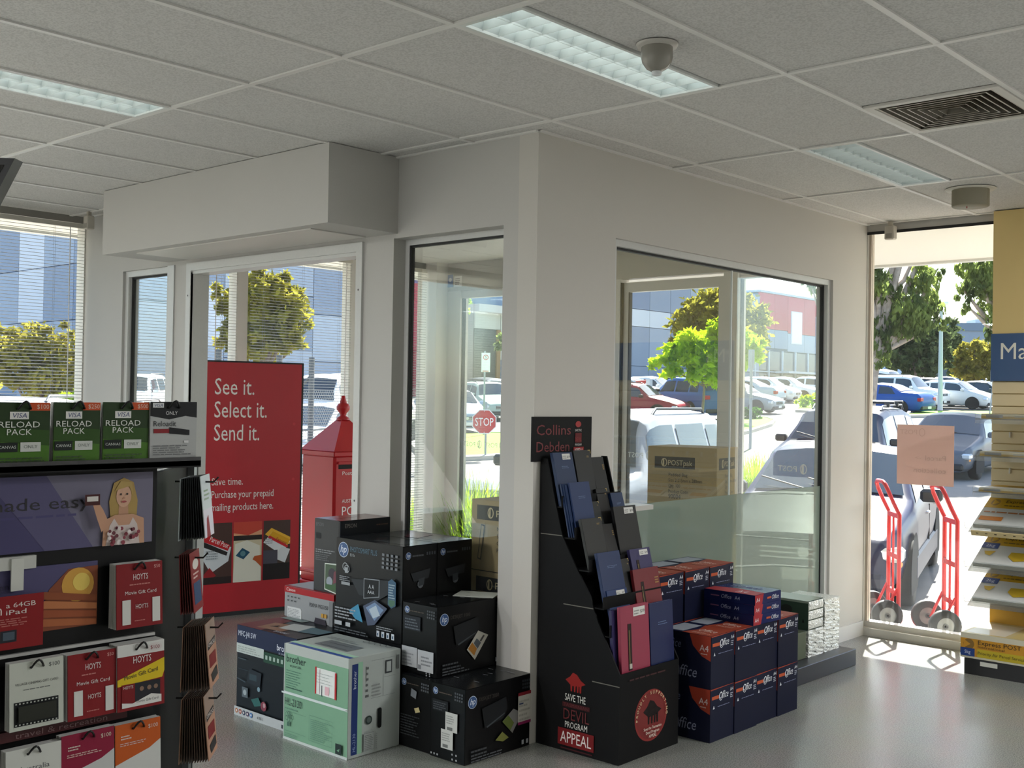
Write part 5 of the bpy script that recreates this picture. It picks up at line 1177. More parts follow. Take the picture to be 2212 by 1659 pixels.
# stations: fraction from nose -> (belt height, roof height, width scale)
CT = {
 'sedan': dict(L=4.65, W=1.78, R=.315, zc=.19, st=[(0, (.56, .58, .74)), (.02, (.66, .68, .86)), (.07, (.73, .76, .94)), (.24, (.86, .93, 1)), (.27, (.88, .97, 1)), (.40, (.91, 1.37, 1)), (.50, (.92, 1.42, 1)), (.64, (.93, 1.38, 1)), (.79, (.95, 1.05, 1)), (.95, (.94, 1.01, .95)), (.985, (.80, .86, .9)), (1, (.60, .62, .84))], ws=(.275, .395), rw=(.65, .775), side=(.335, .735), bp=.535, fw=.17, rwh=.79),
 'hatch': dict(L=4.15, W=1.74, R=.31, zc=.19, st=[(0, (.58, .60, .74)), (.02, (.68, .70, .86)), (.08, (.77, .80, .94)), (.22, (.90, .97, 1)), (.25, (.92, 1.0, 1)), (.40, (.95, 1.42, 1)), (.52, (.96, 1.47, 1)), (.80, (.97, 1.42, 1)), (.90, (.98, 1.30, .98)), (.985, (.93, 1.0, .93)), (1, (.62, .64, .88))], ws=(.255, .395), rw=(.84, .975), side=(.32, .86), bp=.56, fw=.19, rwh=.82),
 'suv': dict(L=4.75, W=1.88, R=.36, zc=.25, st=[(0, (.70, .72, .76)), (.015, (.86, .88, .88)), (.06, (.96, .99, .95)), (.22, (1.06, 1.12, 1)), (.25, (1.07, 1.15, 1)), (.37, (1.09, 1.66, 1)), (.48, (1.10, 1.73, 1)), (.80, (1.12, 1.71, 1)), (.92, (1.13, 1.62, .99)), (.975, (1.10, 1.22, .96)), (.99, (.95, .98, .94)), (1, (.6, .62, .9))], ws=(.255, .365), rw=(.925, .972), side=(.315, .90), bp=.54, fw=.19, rwh=.80),
 'boxy': dict(L=4.45, W=1.80, R=.35, zc=.27, st=[(0, (.72, .74, .80)), (.015, (.90, .92, .90)), (.06, (1.0, 1.03, .96)), (.22, (1.05, 1.10, 1)), (.25, (1.06, 1.14, 1)), (.35, (1.08, 1.66, 1)), (.42, (1.09, 1.72, 1)), (.88, (1.10, 1.72, 1)), (.95, (1.10, 1.64, .99)), (.985, (1.08, 1.16, .97)), (1, (.62, .64, .93))], ws=(.255, .345), rw=(.952, .983), side=(.31, .93), bp=.53, fw=.19, rwh=.80),
 'wagon': dict(L=4.7, W=1.75, R=.32, zc=.20, st=[(0, (.58, .60, .76)), (.02, (.68, .70, .88)), (.07, (.76, .79, .95)), (.24, (.90, .96, 1)), (.27, (.92, 1.0, 1)), (.39, (.94, 1.43, 1)), (.50, (.95, 1.48, 1)), (.88, (.97, 1.45, 1)), (.94, (.97, 1.36, .98)), (.985, (.93, 1.0, .94)), (1, (.62, .64, .88))], ws=(.275, .385), rw=(.90, .98), side=(.33, .90), bp=.54, fw=.18, rwh=.79),
 'van': dict(L=4.85, W=1.85, R=.33, zc=.24, st=[(0, (.72, .74, .82)), (.02, (.92, .95, .92)), (.10, (1.05, 1.12, .98)), (.14, (1.08, 1.2, 1)), (.27, (1.10, 1.86, 1)), (.36, (1.10, 1.95, 1)), (.93, (1.12, 1.95, 1)), (.985, (1.1, 1.72, .98)), (1, (.62, .64, .93))], ws=(.145, .265), rw=(.95, .985), side=(.22, .92), bp=.46, fw=.16, rwh=.80),
}
TYR = M('#141516', .8); RIM = M('#b4b6b8', .3, .7); RIMD = M('#2b2c2e', .5)
_cars = {}
def car_meshes(kind, fine):
    key = (kind, fine)
    if key in _cars: return _cars[key]
    c = CT[kind]; L, W, zc = c['L'], c['W'] / 2, c['zc']; PAINT = M('#8a8a8a', .25)
    def ring(fx):
        hb, hr, ws = interp(c['st'], fx); w = W * ws; g = min(1, max(0, (hr - hb) / .45)); wr = w * (.95 - .20 * g); x = L / 2 - fx * L
        P = [(0, zc), (.80 * w, zc), (.95 * w, zc + .10), (w, .60 * hb + .02), (.995 * w, hb - .12), (.965 * w, hb - .02), (.94 * w, hb), (wr + (.94 * w - wr) * .08, hb + (hr - hb) * .90), (wr * .90, hr - .004), (wr * .5, hr + .022 * g + .012), (0, hr + .03 * g + .016)]
        return x, P
    ns = 46 if fine else 28
    fxs = sorted(set([i / ns for i in range(ns + 1)] + [s for s, _ in c['st']]))
    b = MB(); vs = []; m = None
    for fx in fxs:
        x, P = ring(fx); full = [(x, y, z) for y, z in P] + [(x, -y, z) for y, z in P[-2:0:-1]]; m = len(full); vs += full
    fs = [(i * m + k, (i + 1) * m + k, (i + 1) * m + (k + 1) % m, i * m + (k + 1) % m) for i in range(len(fxs) - 1) for k in range(m)]
    fs += [tuple(range(m))[::1], tuple((len(fxs) - 1) * m + k for k in range(m))[::-1]]
    b.faces(vs, fs, PAINT, True); out = {'body': b.mesh('body')}
    def patch(f0, f1, sgn, t0, t1, off, n=8, slant0=0, slant1=0):
        """glass patch on one flank between belt and roof"""
        q = MB(); pts = []
        for i in range(n + 1):
            row = []
            for t in (t0, (t0 + t1) / 2, t1):
                fa, fb = f0 + slant0 * t, f1 + slant1 * t
                x, P = ring(fa + (fb - fa) * i / n); a, bb = P[6], P[7]; y = a[0] + (bb[0] - a[0]) * t; z = a[1] + (bb[1] - a[1]) * t
                row.append((x, sgn * (y + off), z))
            pts.append(row)
        vs = [p for r_ in pts for p in r_]
        fc = [(i * 3 + k, (i + 1) * 3 + k, (i + 1) * 3 + k + 1, i * 3 + k + 1) for i in range(n) for k in range(2)]
        q.faces(vs, fc, CARGLASS, True); return q.mesh('side_window')
    s0, s1 = c['side']; bp = c['bp']; lean0 = (c['ws'][1] - c['ws'][0]) * .55; lean1 = -(.06 if kind in ('sedan',) else .025)
    for sgn, nm in ((1, 'l'), (-1, 'r')):
        out['fwin' + nm] = patch(s0 - lean0 * .35, bp - .012, sgn, .08, .90, .008, slant0=lean0, slant1=0)
        last = s1 if kind == 'sedan' else bp + (s1 - bp) * .58
        out['rwin' + nm] = patch(bp + .012, last, sgn, .08, .90, .008, slant1=lean1 if kind == 'sedan' else 0)
        if kind != 'sedan': out['qwin' + nm] = patch(last + .02, s1, sgn, .10, .86, .008, slant1=lean1)
    def top(f0, f1, nm):
        q = MB(); n, mm = 6, 8; pts = []
        for i in range(n + 1):
            x, P = ring(f0 + (f1 - f0) * i / n); e, c1, c2 = P[8], P[9], P[10]
            for k in range(mm + 1):
                u = -1 + 2 * k / mm; a = abs(u) * e[0] * 1.02; z = c2[1] + (c1[1] - c2[1]) * min(1, abs(u) * 2) if abs(u) < .5 else c1[1] + (e[1] - c1[1]) * (abs(u) - .5) * 2
                pts.append((x + (.006 if nm == 'windscreen' else -.012), math.copysign(a, u), z + .012))
        q.faces(pts, [(i * (mm + 1) + k, (i + 1) * (mm + 1) + k, (i + 1) * (mm + 1) + k + 1, i * (mm + 1) + k + 1) for i in range(n) for k in range(mm)], CARGLASS, True)
        out[nm] = q.mesh(nm)
    top(c['ws'][0], c['ws'][1], 'windscreen'); top(c['rw'][0], c['rw'][1], 'rear_window')
    Rr = c['R']; q = MB(); q.wheel((0, 0, 0), (0, 1, 0), Rr, .21, TYR, 26 if fine else 16); out['wheel'] = q.mesh('wheel')
    q = MB(); q.disc((0, .075, 0), Rr * .68, (0, 1, 0), RIMD, 20)
    for k in range(7 if fine else 5):
        a = 2 * PI * k / (7 if fine else 5); T4 = Matrix.Rotation(a, 4, 'Y'); q.box(-.03, .03, .076, .092, .02, Rr * .64, RIM, T4)
    n = 20
    vs = [(rr * math.cos(2 * PI * k / n), yy, rr * math.sin(2 * PI * k / n)) for rr, yy in ((Rr * .58, .09), (Rr * .70, .10)) for k in range(n)]
    q.faces(vs, [(k, (k + 1) % n, n + (k + 1) % n, n + k) for k in range(n)], RIM, True); q.disc((0, .095, 0), .045, (0, 1, 0), RIM, 10); out['rim'] = q.mesh('rim')
    q = MB(); q.disc((0, 0, 0), Rr * 1.2, (0, 1, 0), M('#0c0c0d', .9), 24, zmin=-Rr * .55); out['arch'] = q.mesh('wheel_arch')
    _cars[key] = out
    return out
def car(kind, label, paint, p, head, fine=False, group=None, rack=False, lower=None, cat='car', z=None):
    """head = direction of the nose in degrees (world)"""
    c = CT[kind]; ms = car_meshes(kind, fine); L, W, Rr = c['L'], c['W'] / 2, c['R']
    zg = terr(p.x, p.y) if z is None else z
    r = thing('car', label, cat, (p.x, p.y, zg + .005), math.radians(head), group)
    # lean with the slope of the ground
    h = Vector((math.cos(math.radians(head)), math.sin(math.radians(head)), 0)); s = Vector((-h.y, h.x, 0)); e = 1.3
    za, zb = terr(p.x + h.x * e, p.y + h.y * e), terr(p.x - h.x * e, p.y - h.y * e); zl, zr = terr(p.x + s.x * .8, p.y + s.y * .8), terr(p.x - s.x * .8, p.y - s.y * .8)
    r.rotation_euler.y = -math.atan2(za - zb, 2 * e); r.rotation_euler.x = math.atan2(zl - zr, 1.6)
    PM = M(paint, .35, .0, spec=.22)
    def add(nm, me, par=r, mat=None):
        o = bpy.data.objects.new(nm, me); COL.objects.link(o); o.parent = par
        if mat: o.material_slots[0].link = 'OBJECT'; o.material_slots[0].material = mat
        return o
    body = add('body', ms['body'], mat=PM)
    for k in ms:
        if k[1:4] == 'win': add('side_window', ms[k])
    add('windscreen', ms['windscreen']); add('rear_window', ms['rear_window'])
    for fx in (c['fw'], c['rwh']):
        for sgn in (1, -1):
            x = L / 2 - fx * L
            wh = add('wheel', ms['wheel']); wh.location = (x, sgn * (W - .105), Rr); rm = add('rim', ms['rim'], wh)
            if sgn < 0: rm.rotation_euler.z = PI
            ar = add('wheel_arch', ms['arch']); ar.location = (x, sgn * (W + .0035), Rr)
    hb, hr, ws = interp(c['st'], .03); zt = hb - .13
    for sgn in (1, -1):
        b = MB(); b.box(L / 2 - .26, L / 2 - .035, sgn * W * .84 - .17, sgn * W * .84 + .11 if sgn > 0 else sgn * W * .84 + .17, zt - .05, zt + .075, M('#dfe6ea', .08, .3), bev=.03) if sgn > 0 else b.box(L / 2 - .26, L / 2 - .035, -W * .84 - .11, -W * .84 + .17, zt - .05, zt + .075, M('#dfe6ea', .08, .3), bev=.03)
        b.build('headlight', r)
        hb2 = interp(c['st'], .97)[0]; zr_ = hb2 - .12
        b = MB(); b.box(-L / 2 + .012, -L / 2 + .20, min(sgn * W * .60, sgn * W * .945), max(sgn * W * .60, sgn * W * .945), zr_ - .10, zr_ + .07, M('#a31217', .15), bev=.02); b.build('tail_light', r)
        xm = L / 2 - (c['ws'][0] + .055) * L; zm = interp(c['st'], c['ws'][0])[0] + .10
        b = MB(); b.box(xm - .07, xm + .07, min(sgn * (W - .02), sgn * (W + .19)), max(sgn * (W - .02), sgn * (W + .19)), zm - .06, zm + .07, PM if not lower else M('#17181a', .4), bev=.03); b.build('mirror', r)
    gb = M('#101113', .4); b = MB(); b.box(L / 2 - .12, L / 2 + .006, -W * .46, W * .46, zt - .09, zt + .05, gb, bev=.01)
    for k in range(3): b.box(L / 2 + .004, L / 2 + .012, -W * .44, W * .44, zt - .07 + k * .045, zt - .055 + k * .045, M('#b9bdc0', .2, .8))
    b.disc((L / 2 + .014, 0, zt - .01), .05, (1, 0, 0), M('#c9ccd0', .2, .8), 16); b.build('grille', r)
    lm = M(lower or '#1b1c1e', .5)
    b = MB(); b.box(L / 2 - .35, L / 2 + .035, -W * .80, W * .80, c['zc'] + .04, c['zc'] + .20, lm, bev=.04); b.build('front_bumper', r)
    b = MB(); b.box(-L / 2 - .04, -L / 2 + .30, -W * .86, W * .86, c['zc'] + .06, c['zc'] + .24, lm, bev=.04); b.build('rear_bumper', r)
    for x, nm in ((L / 2 + .036, 1), (-L / 2 - .041, -1)):
        b = MB(); b.box(min(x, x + .008 * nm), max(x, x + .008 * nm), -.185, .185, c['zc'] + .10, c['zc'] + .21, M('#e3e6e2', .5)); b.build('number_plate', r)
    if lower:
        for sgn in (1, -1):
            b = MB(); b.box(-L * .28, L * .29, min(sgn * W * .95, sgn * (W + .008)), max(sgn * W * .95, sgn * (W + .008)), c['zc'] + .02, c['zc'] + .26, lm, bev=.02); b.build('lower_cladding', r)
    if fine:
        for sgn in (1, -1):
            for fx in (c['bp'] - .06, c['bp'] + .16):
                x = L / 2 - fx * L; z_ = interp(c['st'], fx)[0] - .16; b = MB(); b.box(x - .08, x + .08, min(sgn * W * .985, sgn * (W + .022)), max(sgn * W * .985, sgn * (W + .022)), z_ - .012, z_ + .014, M('#c9ccd0', .2, .6), bev=.008); b.build('door_handle', r)
            for fx in (c['bp'],):
                x = L / 2 - fx * L; hb_ = interp(c['st'], fx)[0]; b = MB(); b.box(x - .003, x + .003, min(sgn * W * .97, sgn * (W + .002)), max(sgn * W * .97, sgn * (W + .002)), c['zc'] + .12, hb_ - .10, gb); b.build('door_gap', r)
            x = L / 2 - c['fw'] * L - .52; b = MB(); b.disc((L / 2 - .12, sgn * (W * .93), .47), .045, (0.3, sgn, 0), M('#d88a2a', .2), 12, r2=.025); b.build('indicator', r)
        for q in (-.25, .28):
            b = MB(); xw = L / 2 - (c['ws'][0] - .012) * L; zz = interp(c['st'], c['ws'][0])[1] + .035; b.tube([(xw, q * W, zz), (xw - .12, q * W - .45, zz + .10)], .009, gb, 6); b.build('wiper', r)
    if kind in ('suv', 'boxy', 'wagon') or rack:
        hr = interp(c['st'], .55)[1]
        for sgn in (1, -1):
            b = MB(); y = sgn * W * .66; b.tube([(L * .06, y, hr - .02), (L * .03, y, hr + .06), (-L * .33, y, hr + .055), (-L * .36, y, hr - .03)], .02, M('#3a3c42', .4), 6); b.build('roof_rail', r)
        if rack:
            for x in (-L * .05, -L * .22):
                b = MB(); b.tube([(x, -W * .8, hr + .12), (x, W * .8, hr + .12)], .025, M('#16171a', .4), 8)
                for sgn in (1, -1): b.box(x - .04, x + .04, sgn * W * .66 - .05, sgn * W * .66 + .05, hr + .03, hr + .12, M('#16171a', .4), bev=.01)
                b.build('roof_bar', r)
    return r
def carpx(kind, label, paint, px, depth, head, **k): return car(kind, label, paint, spot(px, depth), head, **k)
# head of -72 points the nose at the shop; camera looks along about 132 degrees
car('sedan', 'dark navy sedan parked nose-in right outside the front window', '#1c2040', Vector((-2.1, 7.6, 0)), -72.5, fine=True, lower='#171b38')
car('boxy', 'white four-wheel drive parked nose-in outside the entrance, roof spoiler', '#9da1aa', Vector((-4.52, 6.62, 0)), -76, fine=True, lower='#9c9fa3', rack=False)
carpx('suv', 'dark blue four-wheel drive with roof bars in the second row', '#1e2a42', 1835, 21.2, -78, fine=True, rack=True, lower='#15181c')
carpx('sedan', 'grey sedan with silver alloy wheels behind the pink notice', '#59606b', 2070, 27.6, -84, fine=True)
carpx('suv', 'blue wagon with its tail to the road, beyond the small bright tree', '#3b5f96', 1488, 49, 158, lower='#2c2f33')
carpx('wagon', 'maroon and beige wagon facing right near the grass island', '#8d1f33', 1366, 47.5, 12, lower='#a89d86')
carpx('sedan', 'white sedan at the far left of the entrance door view', '#dcdfe2', 1362, 63, 10)
carpx('hatch', 'white hatchback beside the red hydrant', '#e2e4e6', 1408, 65.3, 10)
carpx('sedan', 'dark sedan half hidden behind the bright tree', '#3c3f46', 1453, 67.6, 10)
carpx('hatch', 'white hatch glimpsed under the branches of the bright tree', '#e0e2e4', 1545, 72, 10)
carpx('sedan', 'pale blue sedan showing its tail, left of the row by the glass offices', '#b9c9d8', 1602, 64, 190)
carpx('hatch', 'white hatchback second in the row by the glass offices', '#dfe2e4', 1650, 67, 10)
carpx('sedan', 'white older sedan facing right in the row by the glass offices', '#d9dadb', 1692, 69.4, 10)
carpx('sedan', 'white sedan at the right end of the row by the glass offices', '#dcdfe1', 1752, 73, 10)
carpx('sedan', 'old silver sedan nosing out beside the grass island', '#9da3a8', 1583, 54, 8)
carpx('sedan', 'bright blue sedan showing its tail behind the dark four-wheel drive', '#1d4f9c', 1905, 54.5, 178)
carpx('boxy', 'white four-wheel drive with big alloy wheels, right of the blue sedan', '#e3e5e4', 1950, 60, 0)
carpx('van', 'white van behind the bright blue sedan', '#dfe3e6', 1888, 66.5, 0)
for k, l, c_, px, d in [('hatch', 'black hatchback beside the lamp pole', '#26282c', 2010, 67.5), ('hatch', 'silver hatchback right of the lamp pole', '#c5cacd', 2060, 60.5), ('sedan', 'dark green sedan with alloy wheels near the shelf unit', '#22343a', 2120, 62.2)]: carpx(k, l, c_, px, d, 0)
for n_, (k, l, c_) in enumerate([('sedan', 'maroon sedan in the farthest row, left end', '#7d2a34'), ('sedan', 'grey-blue sedan in the farthest row', '#7d8b9a'), ('sedan', 'silver sedan in the farthest row', '#aeb4b9'), ('hatch', 'pale hatchback in the farthest row', '#d5d8da'), ('sedan', 'white sedan in the farthest row, right end', '#e1e3e4')]): carpx(k, l, c_, 2012 + 33 * n_, 84 + 2.2 * n_, 12)
# cars seen through the left glazing
carpx('van', 'white van with dark side glass seen beside the post box finial', '#dfe2e4', 716, 36, -60)
carpx('sedan', 'silver sedan low behind the wire fence by the post box', '#b9c0c8', 700, 27, -70)
carpx('hatch', 'white and red hatchback in the gap right of the post box', '#c9b9bd', 806, 33, -60)
carpx('wagon', 'maroon wagon seen through the narrow window', '#7d2233', 332, 24, -55)
carpx('suv', 'white car roof low at the left edge behind the blind', '#dfe1e4', 10, 15.5, -40)
carpx('suv', 'white car far behind the narrow window', '#dcdfe2', 292, 43, -45)
carpx('hatch', 'black hatchback with red tail lamps by the cream warehouse', '#2b2f36', 1042, 60, 165)
carpx('wagon', 'pale green wagon glinting in the sun behind the stop sign', '#a9b8ac', 1056, 47.5, -30)
carpx('sedan', 'silver blue sedan nosing in left of the stop sign', '#93a4b8', 972, 40, -30)
# ---- buildings
def wall_panels(name_root, parent, x, y0, y1, z0, z1, axis, cells, base):
    """tilt-up wall: each slab a part with a recessed joint. cells: list of (a0,a1,b0,b1,colour) along the wall / up"""
    for a0, a1, b0, b1, c in cells:
        g_ = .025
        dims = (x, x + .12, a0 + g_, a1 - g_, b0 + g_, b1 - g_) if axis == 'x' else (a0 + g_, a1 - g_, x - .12, x, b0 + g_, b1 - g_)
        boxpart(name_root, dims, M(c, .8), parent)
B1 = '#8f9cb0'; B2 = '#a3afc0'; B3 = '#b3bdca'; B4 = '#d5dae2'; B5 = '#7c8ca6'
bl = thing('warehouse', 'tall blue-grey panelled warehouse filling the left windows', 'building', (0, 0, 0))
boxpart('core', (-80, -50, 25, 44.4, .5, 13.4), M('#56698a', .8), bl)
cells = []
ys = [25, 28.2, 31.5, 34.6, 37.6, 40.6, 44.4]
pat = [[B2, B3, B2, B1], [B3, B4, B1, B2], [B2, B2, B3, B1], [B3, B1, B2, B3], [B2, B3, B1, B5], [B1, B4, B2, B1]]
for i in range(6):
    zs = [1.0, 4.2, 7.4, 10.2, 13.4] if i % 2 else [1.0, 3.6, 6.4, 9.6, 13.4]
    for j in range(4): cells.append((ys[i], ys[i + 1], zs[j], zs[j + 1], pat[i][j]))
wall_panels('wall_panel', bl, -50, 0, 0, 0, 0, 'x', cells, B1)
xs = [-80, -74, -68, -64.2, -60.5, -57.4, -54, -50]
cells = []
patl = [[B2, B1, B2, B1], [B1, B2, B1, B2], [B1, B1, B2, B1], [B1, B4, B2, B1], [B2, B2, B4, B4], [B1, B2, B1, B2], [B2, B1, B5, B1]]
for i in range(7):
    zs = [1.0, 3.6, 5.4, 8.4, 13.4]
    for j in range(4): cells.append((xs[i], xs[i + 1], zs[j], zs[j + 1], patl[i][j]))
wall_panels('wall_panel', bl, 25, 0, 0, 0, 0, 'y', cells, B1)
boxpart('parapet', (-80.1, -49.8, 24.8, 44.5, 13.4, 13.7), M('#a9b3bf', .7), bl)
rb = thing('red_building', 'red block with a darker red door bay beyond the corner blinds', 'building', (0, 0, 0))
boxpart('core', (-62, -50.2, 44.6, 49.4, .8, 9.0), M('#b03a4c', .8), rb)
wall_panels('wall_panel', rb, -50.2, 0, 0, 0, 0, 'x', [(44.6, 47, 4.6, 9.0, '#c24356'), (47, 49.4, 4.6, 9.0, '#c94d5e'), (46.0, 49.4, 1, 4.6, '#c04557')], B1)
boxpart('door_bay', (-50.2, -50.06, 44.7, 46.0, 1.2, 4.5), M('#a01022', .6), rb)
cw = thing('warehouse', 'cream warehouse with grey base and open doorway behind the stop sign', 'building', (0, 0, 0))
boxpart('core', (-70, -48.2, 49.5, 66, .8, 7.8), M('#9a978c', .8), cw)
crm = '#b9b7a6'
wall_panels('wall_panel', cw, -48.2, 0, 0, 0, 0, 'x', [(49.5, 52.0, 6.2, 7.3, crm), (52.0, 54.5, 4.2, 7.3, crm), (54.5, 58, 4.2, 7.3, crm), (58, 62, 4.2, 7.3, crm), (62, 66, 4.2, 7.3, crm)], crm)
for k in range(8):
    for j in range(5): boxpart('block', (-48.2, -48.1, 52 + j * 2.8 + .03, 54.8 + j * 2.8 - .03 if j < 4 else 66, 1.2 + k * .375 + .02, 1.2 + (k + 1) * .375 - .02), M('#6c7684', .85), cw)
boxpart('eave', (-70.5, -47.6, 49.4, 66.2, 7.3, 7.8), M('#c9c7bc', .7), cw)
boxpart('roof_screen', (-69, -50, 49.6, 66, 7.8, 9.8), M('#6c87a8', .8), cw)
boxpart('doorway', (-48.19, -48.12, 49.5, 51.6, 1.2, 6.2), M('#2b2d28', .9), cw)
boxpart('door_edge', (-48.2, -48.0, 51.6, 51.95, 1.2, 6.2), M('#8d6a34', .7), cw)
boxpart('wall_sign', (-48.09, -48.04, 53.3, 54.0, 2.0, 3.3), M('#dfe2e6', .6), cw)
bb = thing('office_building', 'blue-grey building with red corner band and glazed offices at the far right', 'building', (0, 0, 0))
boxpart('core', (-80, -50.2, 66.5, 90, 1.6, 11.7), M('#5b6d8a', .8), bb)
cells = []
ys = [66.5, 69.4, 72.2, 75.2, 78.2, 82, 86, 90]
for i in range(7):
    for j, (b0, b1) in enumerate(((1.6, 4.4), (4.4, 7.6), (7.6, 9.0), (9.0, 11.7))): cells.append((ys[i], ys[i + 1], b0, b1, B4 if (j == 2 and i in (1, 2)) else (B5, B1, B1, B2)[(j + i) % 4]))
wall_panels('wall_panel', bb, -50.2, 0, 0, 0, 0, 'x', cells, B1)
boxpart('corner_core', (-75, -50.3, 90, 128, 1.6, 11.9), M('#5c6f88', .8), bb)
RDC = '#c0525f'
wall_panels('wall_panel', bb, -50.3, 0, 0, 0, 0, 'x', [(90, 93, 8.6, 12.0, RDC), (93, 95.6, 8.6, 12.1, '#b94a58'), (95.6, 99, 8.4, 12.0, RDC), (99, 103, 8.4, 12.0, '#bd5460'), (103, 110, 8.4, 12.0, RDC), (90, 93, 6.8, 8.6, B1), (93, 95.6, 6.8, 8.6, B1), (95.6, 99, 6.6, 8.4, B2), (99, 103, 6.6, 8.4, B2), (103, 110, 6.6, 8.4, B1)], B1)
boxpart('coping', (-75, -50.0, 89.9, 110, 12.0, 12.2), M('#b5bcc4', .7), bb)
for k, (y0, y1, z0, z1) in enumerate(((96.2, 98.4, 7.4, 10.6), (101.3, 103.6, 7.4, 10.4), (105.6, 107.6, 7.4, 10.2))):
    w_ = boxpart('window', (-50.2, -50.12, y0, y1, z0, z1), M('#c9cfe0', .2), bb); boxpart('pane', (-50.11, -50.1, y0 + .1, y1 - .1, z0 + .1, z1 - .1), M('#dfe3ee', .1), w_)
GLB = M('#4d6480', .1, .2)
for k in range(9):
    y0 = 86.5 + k * 2.6
    boxpart('glazing', (-50.14, -50.1, y0 + .1, y0 + 2.5, 2.0, 4.4), GLB, bb); boxpart('glazing', (-50.14, -50.1, y0 + .1, y0 + 2.5, 4.7, 6.5), GLB, bb)
    boxpart('mullion', (-50.1, -49.95, y0 - .08, y0 + .08, 1.9, 6.6), M('#c6d3dc', .5), bb)
boxpart('canopy', (-50.0, -48.6, 93, 110, 4.45, 4.65), M('#d5dde2', .5), bb); boxpart('transom', (-50.1, -49.98, 86.5, 110, 4.5, 4.6), M('#c6d3dc', .5), bb)
for q in (91, 97, 104): boxpart('entry_door', (-50.1, -50.02, q, q + 1.6, 1.9, 4.2), M('#24323f', .3), bb)
p = spot(1885, 95); fb = thing('office_building', 'pale blue building end behind the gum tree at right', 'building', (p.x, p.y, p.z), math.radians(-12))
boxpart('wall', (-1.0, .9, -1, 4, -.5, 6.2), M('#a9bdd6', .8), fb); boxpart('band', (-1.05, .95, -1.05, 4.05, 5.1, 6.5), M('#6f85a3', .7), fb); boxpart('window', (-.6, .6, -1.06, -1.0, .6, 2.6), M('#3d4f63', .15), fb)
p = spot(2110, 135); fb = thing('office_building', 'low grey flat-roofed building beyond the trees at far right', 'building', (p.x, p.y, p.z), math.radians(40))
boxpart('wall', (-6, 9, -4, 4, -.5, 7.0), M('#8b98a6', .8), fb); boxpart('parapet', (-6.2, 9.2, -4.2, 4.2, 7.0, 7.9), M('#6e7f90', .7), fb); boxpart('plant_room', (-1, 1.5, -2, 1, 7.9, 8.5), M('#c9d0d4', .7), fb)
for k in range(4): boxpart('window', (-4.5 + k * 3.2, -2.6 + k * 3.2, -4.05, -4.0, 2.0, 4.4), M('#43586b', .2), fb)
p = spot(1990, 104); fb = thing('office_building', 'white-columned building seen under the trees at right', 'building', (p.x, p.y, p.z), math.radians(40))
boxpart('wall', (-6, 4, 0, 4, 0, 3.6), M('#56646f', .8), fb)
for k in range(4): boxpart('column', (-4 + k * 2.2, -3.5 + k * 2.2, -.6, -.1, 0, 3.5), M('#c9d3da', .6), fb)

# ---- trees and plants
L_OLIVE = leaf_mat('olive_leaves', '#65651f', '#a59d3c', .55); L_YEL = leaf_mat('spring_leaves', '#8fae14', '#d3e832', .65); L_GUM = leaf_mat('gum_leaves', '#4d5c38', '#93a257', .5)
L_DARK = leaf_mat('dark_leaves', '#333f28', '#66734a', .4); L_RUST = leaf_mat('rusty_leaves', '#6f6a24', '#a8a04a', .5); L_GRASS = leaf_mat('strap_leaves', '#6e8e1c', '#b4cf3c', .6); L_LAWN = leaf_mat('lawn_blades', '#6fb01c', '#a6dc3c', .5)
BARK = M('#7d6d62', .9, grain=.2, gscale=12); BARKP = M('#a8998c', .85, grain=.25, gscale=6)
def leaves(name, crowns, n, size, mat, parent, hang=0.0, seed=1, asp=.42):
    rg = random.Random(seed); vs = []; fs = []; tot = sum(c[3] * c[4] * c[5] for c in crowns) or 1
    per = 26
    for cx_, cy_, cz_, rx, ry, rz in crowns:
        k = int(n * rx * ry * rz / tot / per) + 2; rm = (rx + rz) / 2
        for _ in range(k):
            while True:
                u = Vector((rg.uniform(-1, 1), rg.uniform(-1, 1), rg.uniform(-1, 1))); l = u.length
                if .2 < l < 1 and rg.random() < l: break
            c0 = Vector((cx_ + u.x * rx, cy_ + u.y * ry, cz_ + u.z * rz)); sg = rm * rg.uniform(.07, .17)
            for _ in range(per):
                p = c0 + Vector((rg.gauss(0, sg), rg.gauss(0, sg), rg.gauss(0, sg * .8) - hang * rg.random() * sg * 2))
                a = Vector((rg.gauss(0, 1), rg.gauss(0, 1), rg.gauss(0, 1) - hang * 2.5)).normalized(); q = a.cross(Vector((rg.gauss(0, 1), rg.gauss(0, 1), rg.gauss(0, 1)))).normalized()
                s = size * rg.uniform(.6, 1.4); w = s * asp; b_ = len(vs)
                vs += [p - a * s * .5, p + q * w * .5, p + a * s * .5, p - q * w * .5]; fs.append((b_, b_ + 1, b_ + 2, b_ + 3))
    me = bpy.data.meshes.new(name); me.from_pydata([tuple(v) for v in vs], [], fs); me.materials.append(mat)
    o = bpy.data.objects.new(name, me); COL.objects.link(o); o.parent = parent; o['kind'] = 'stuff'; return o
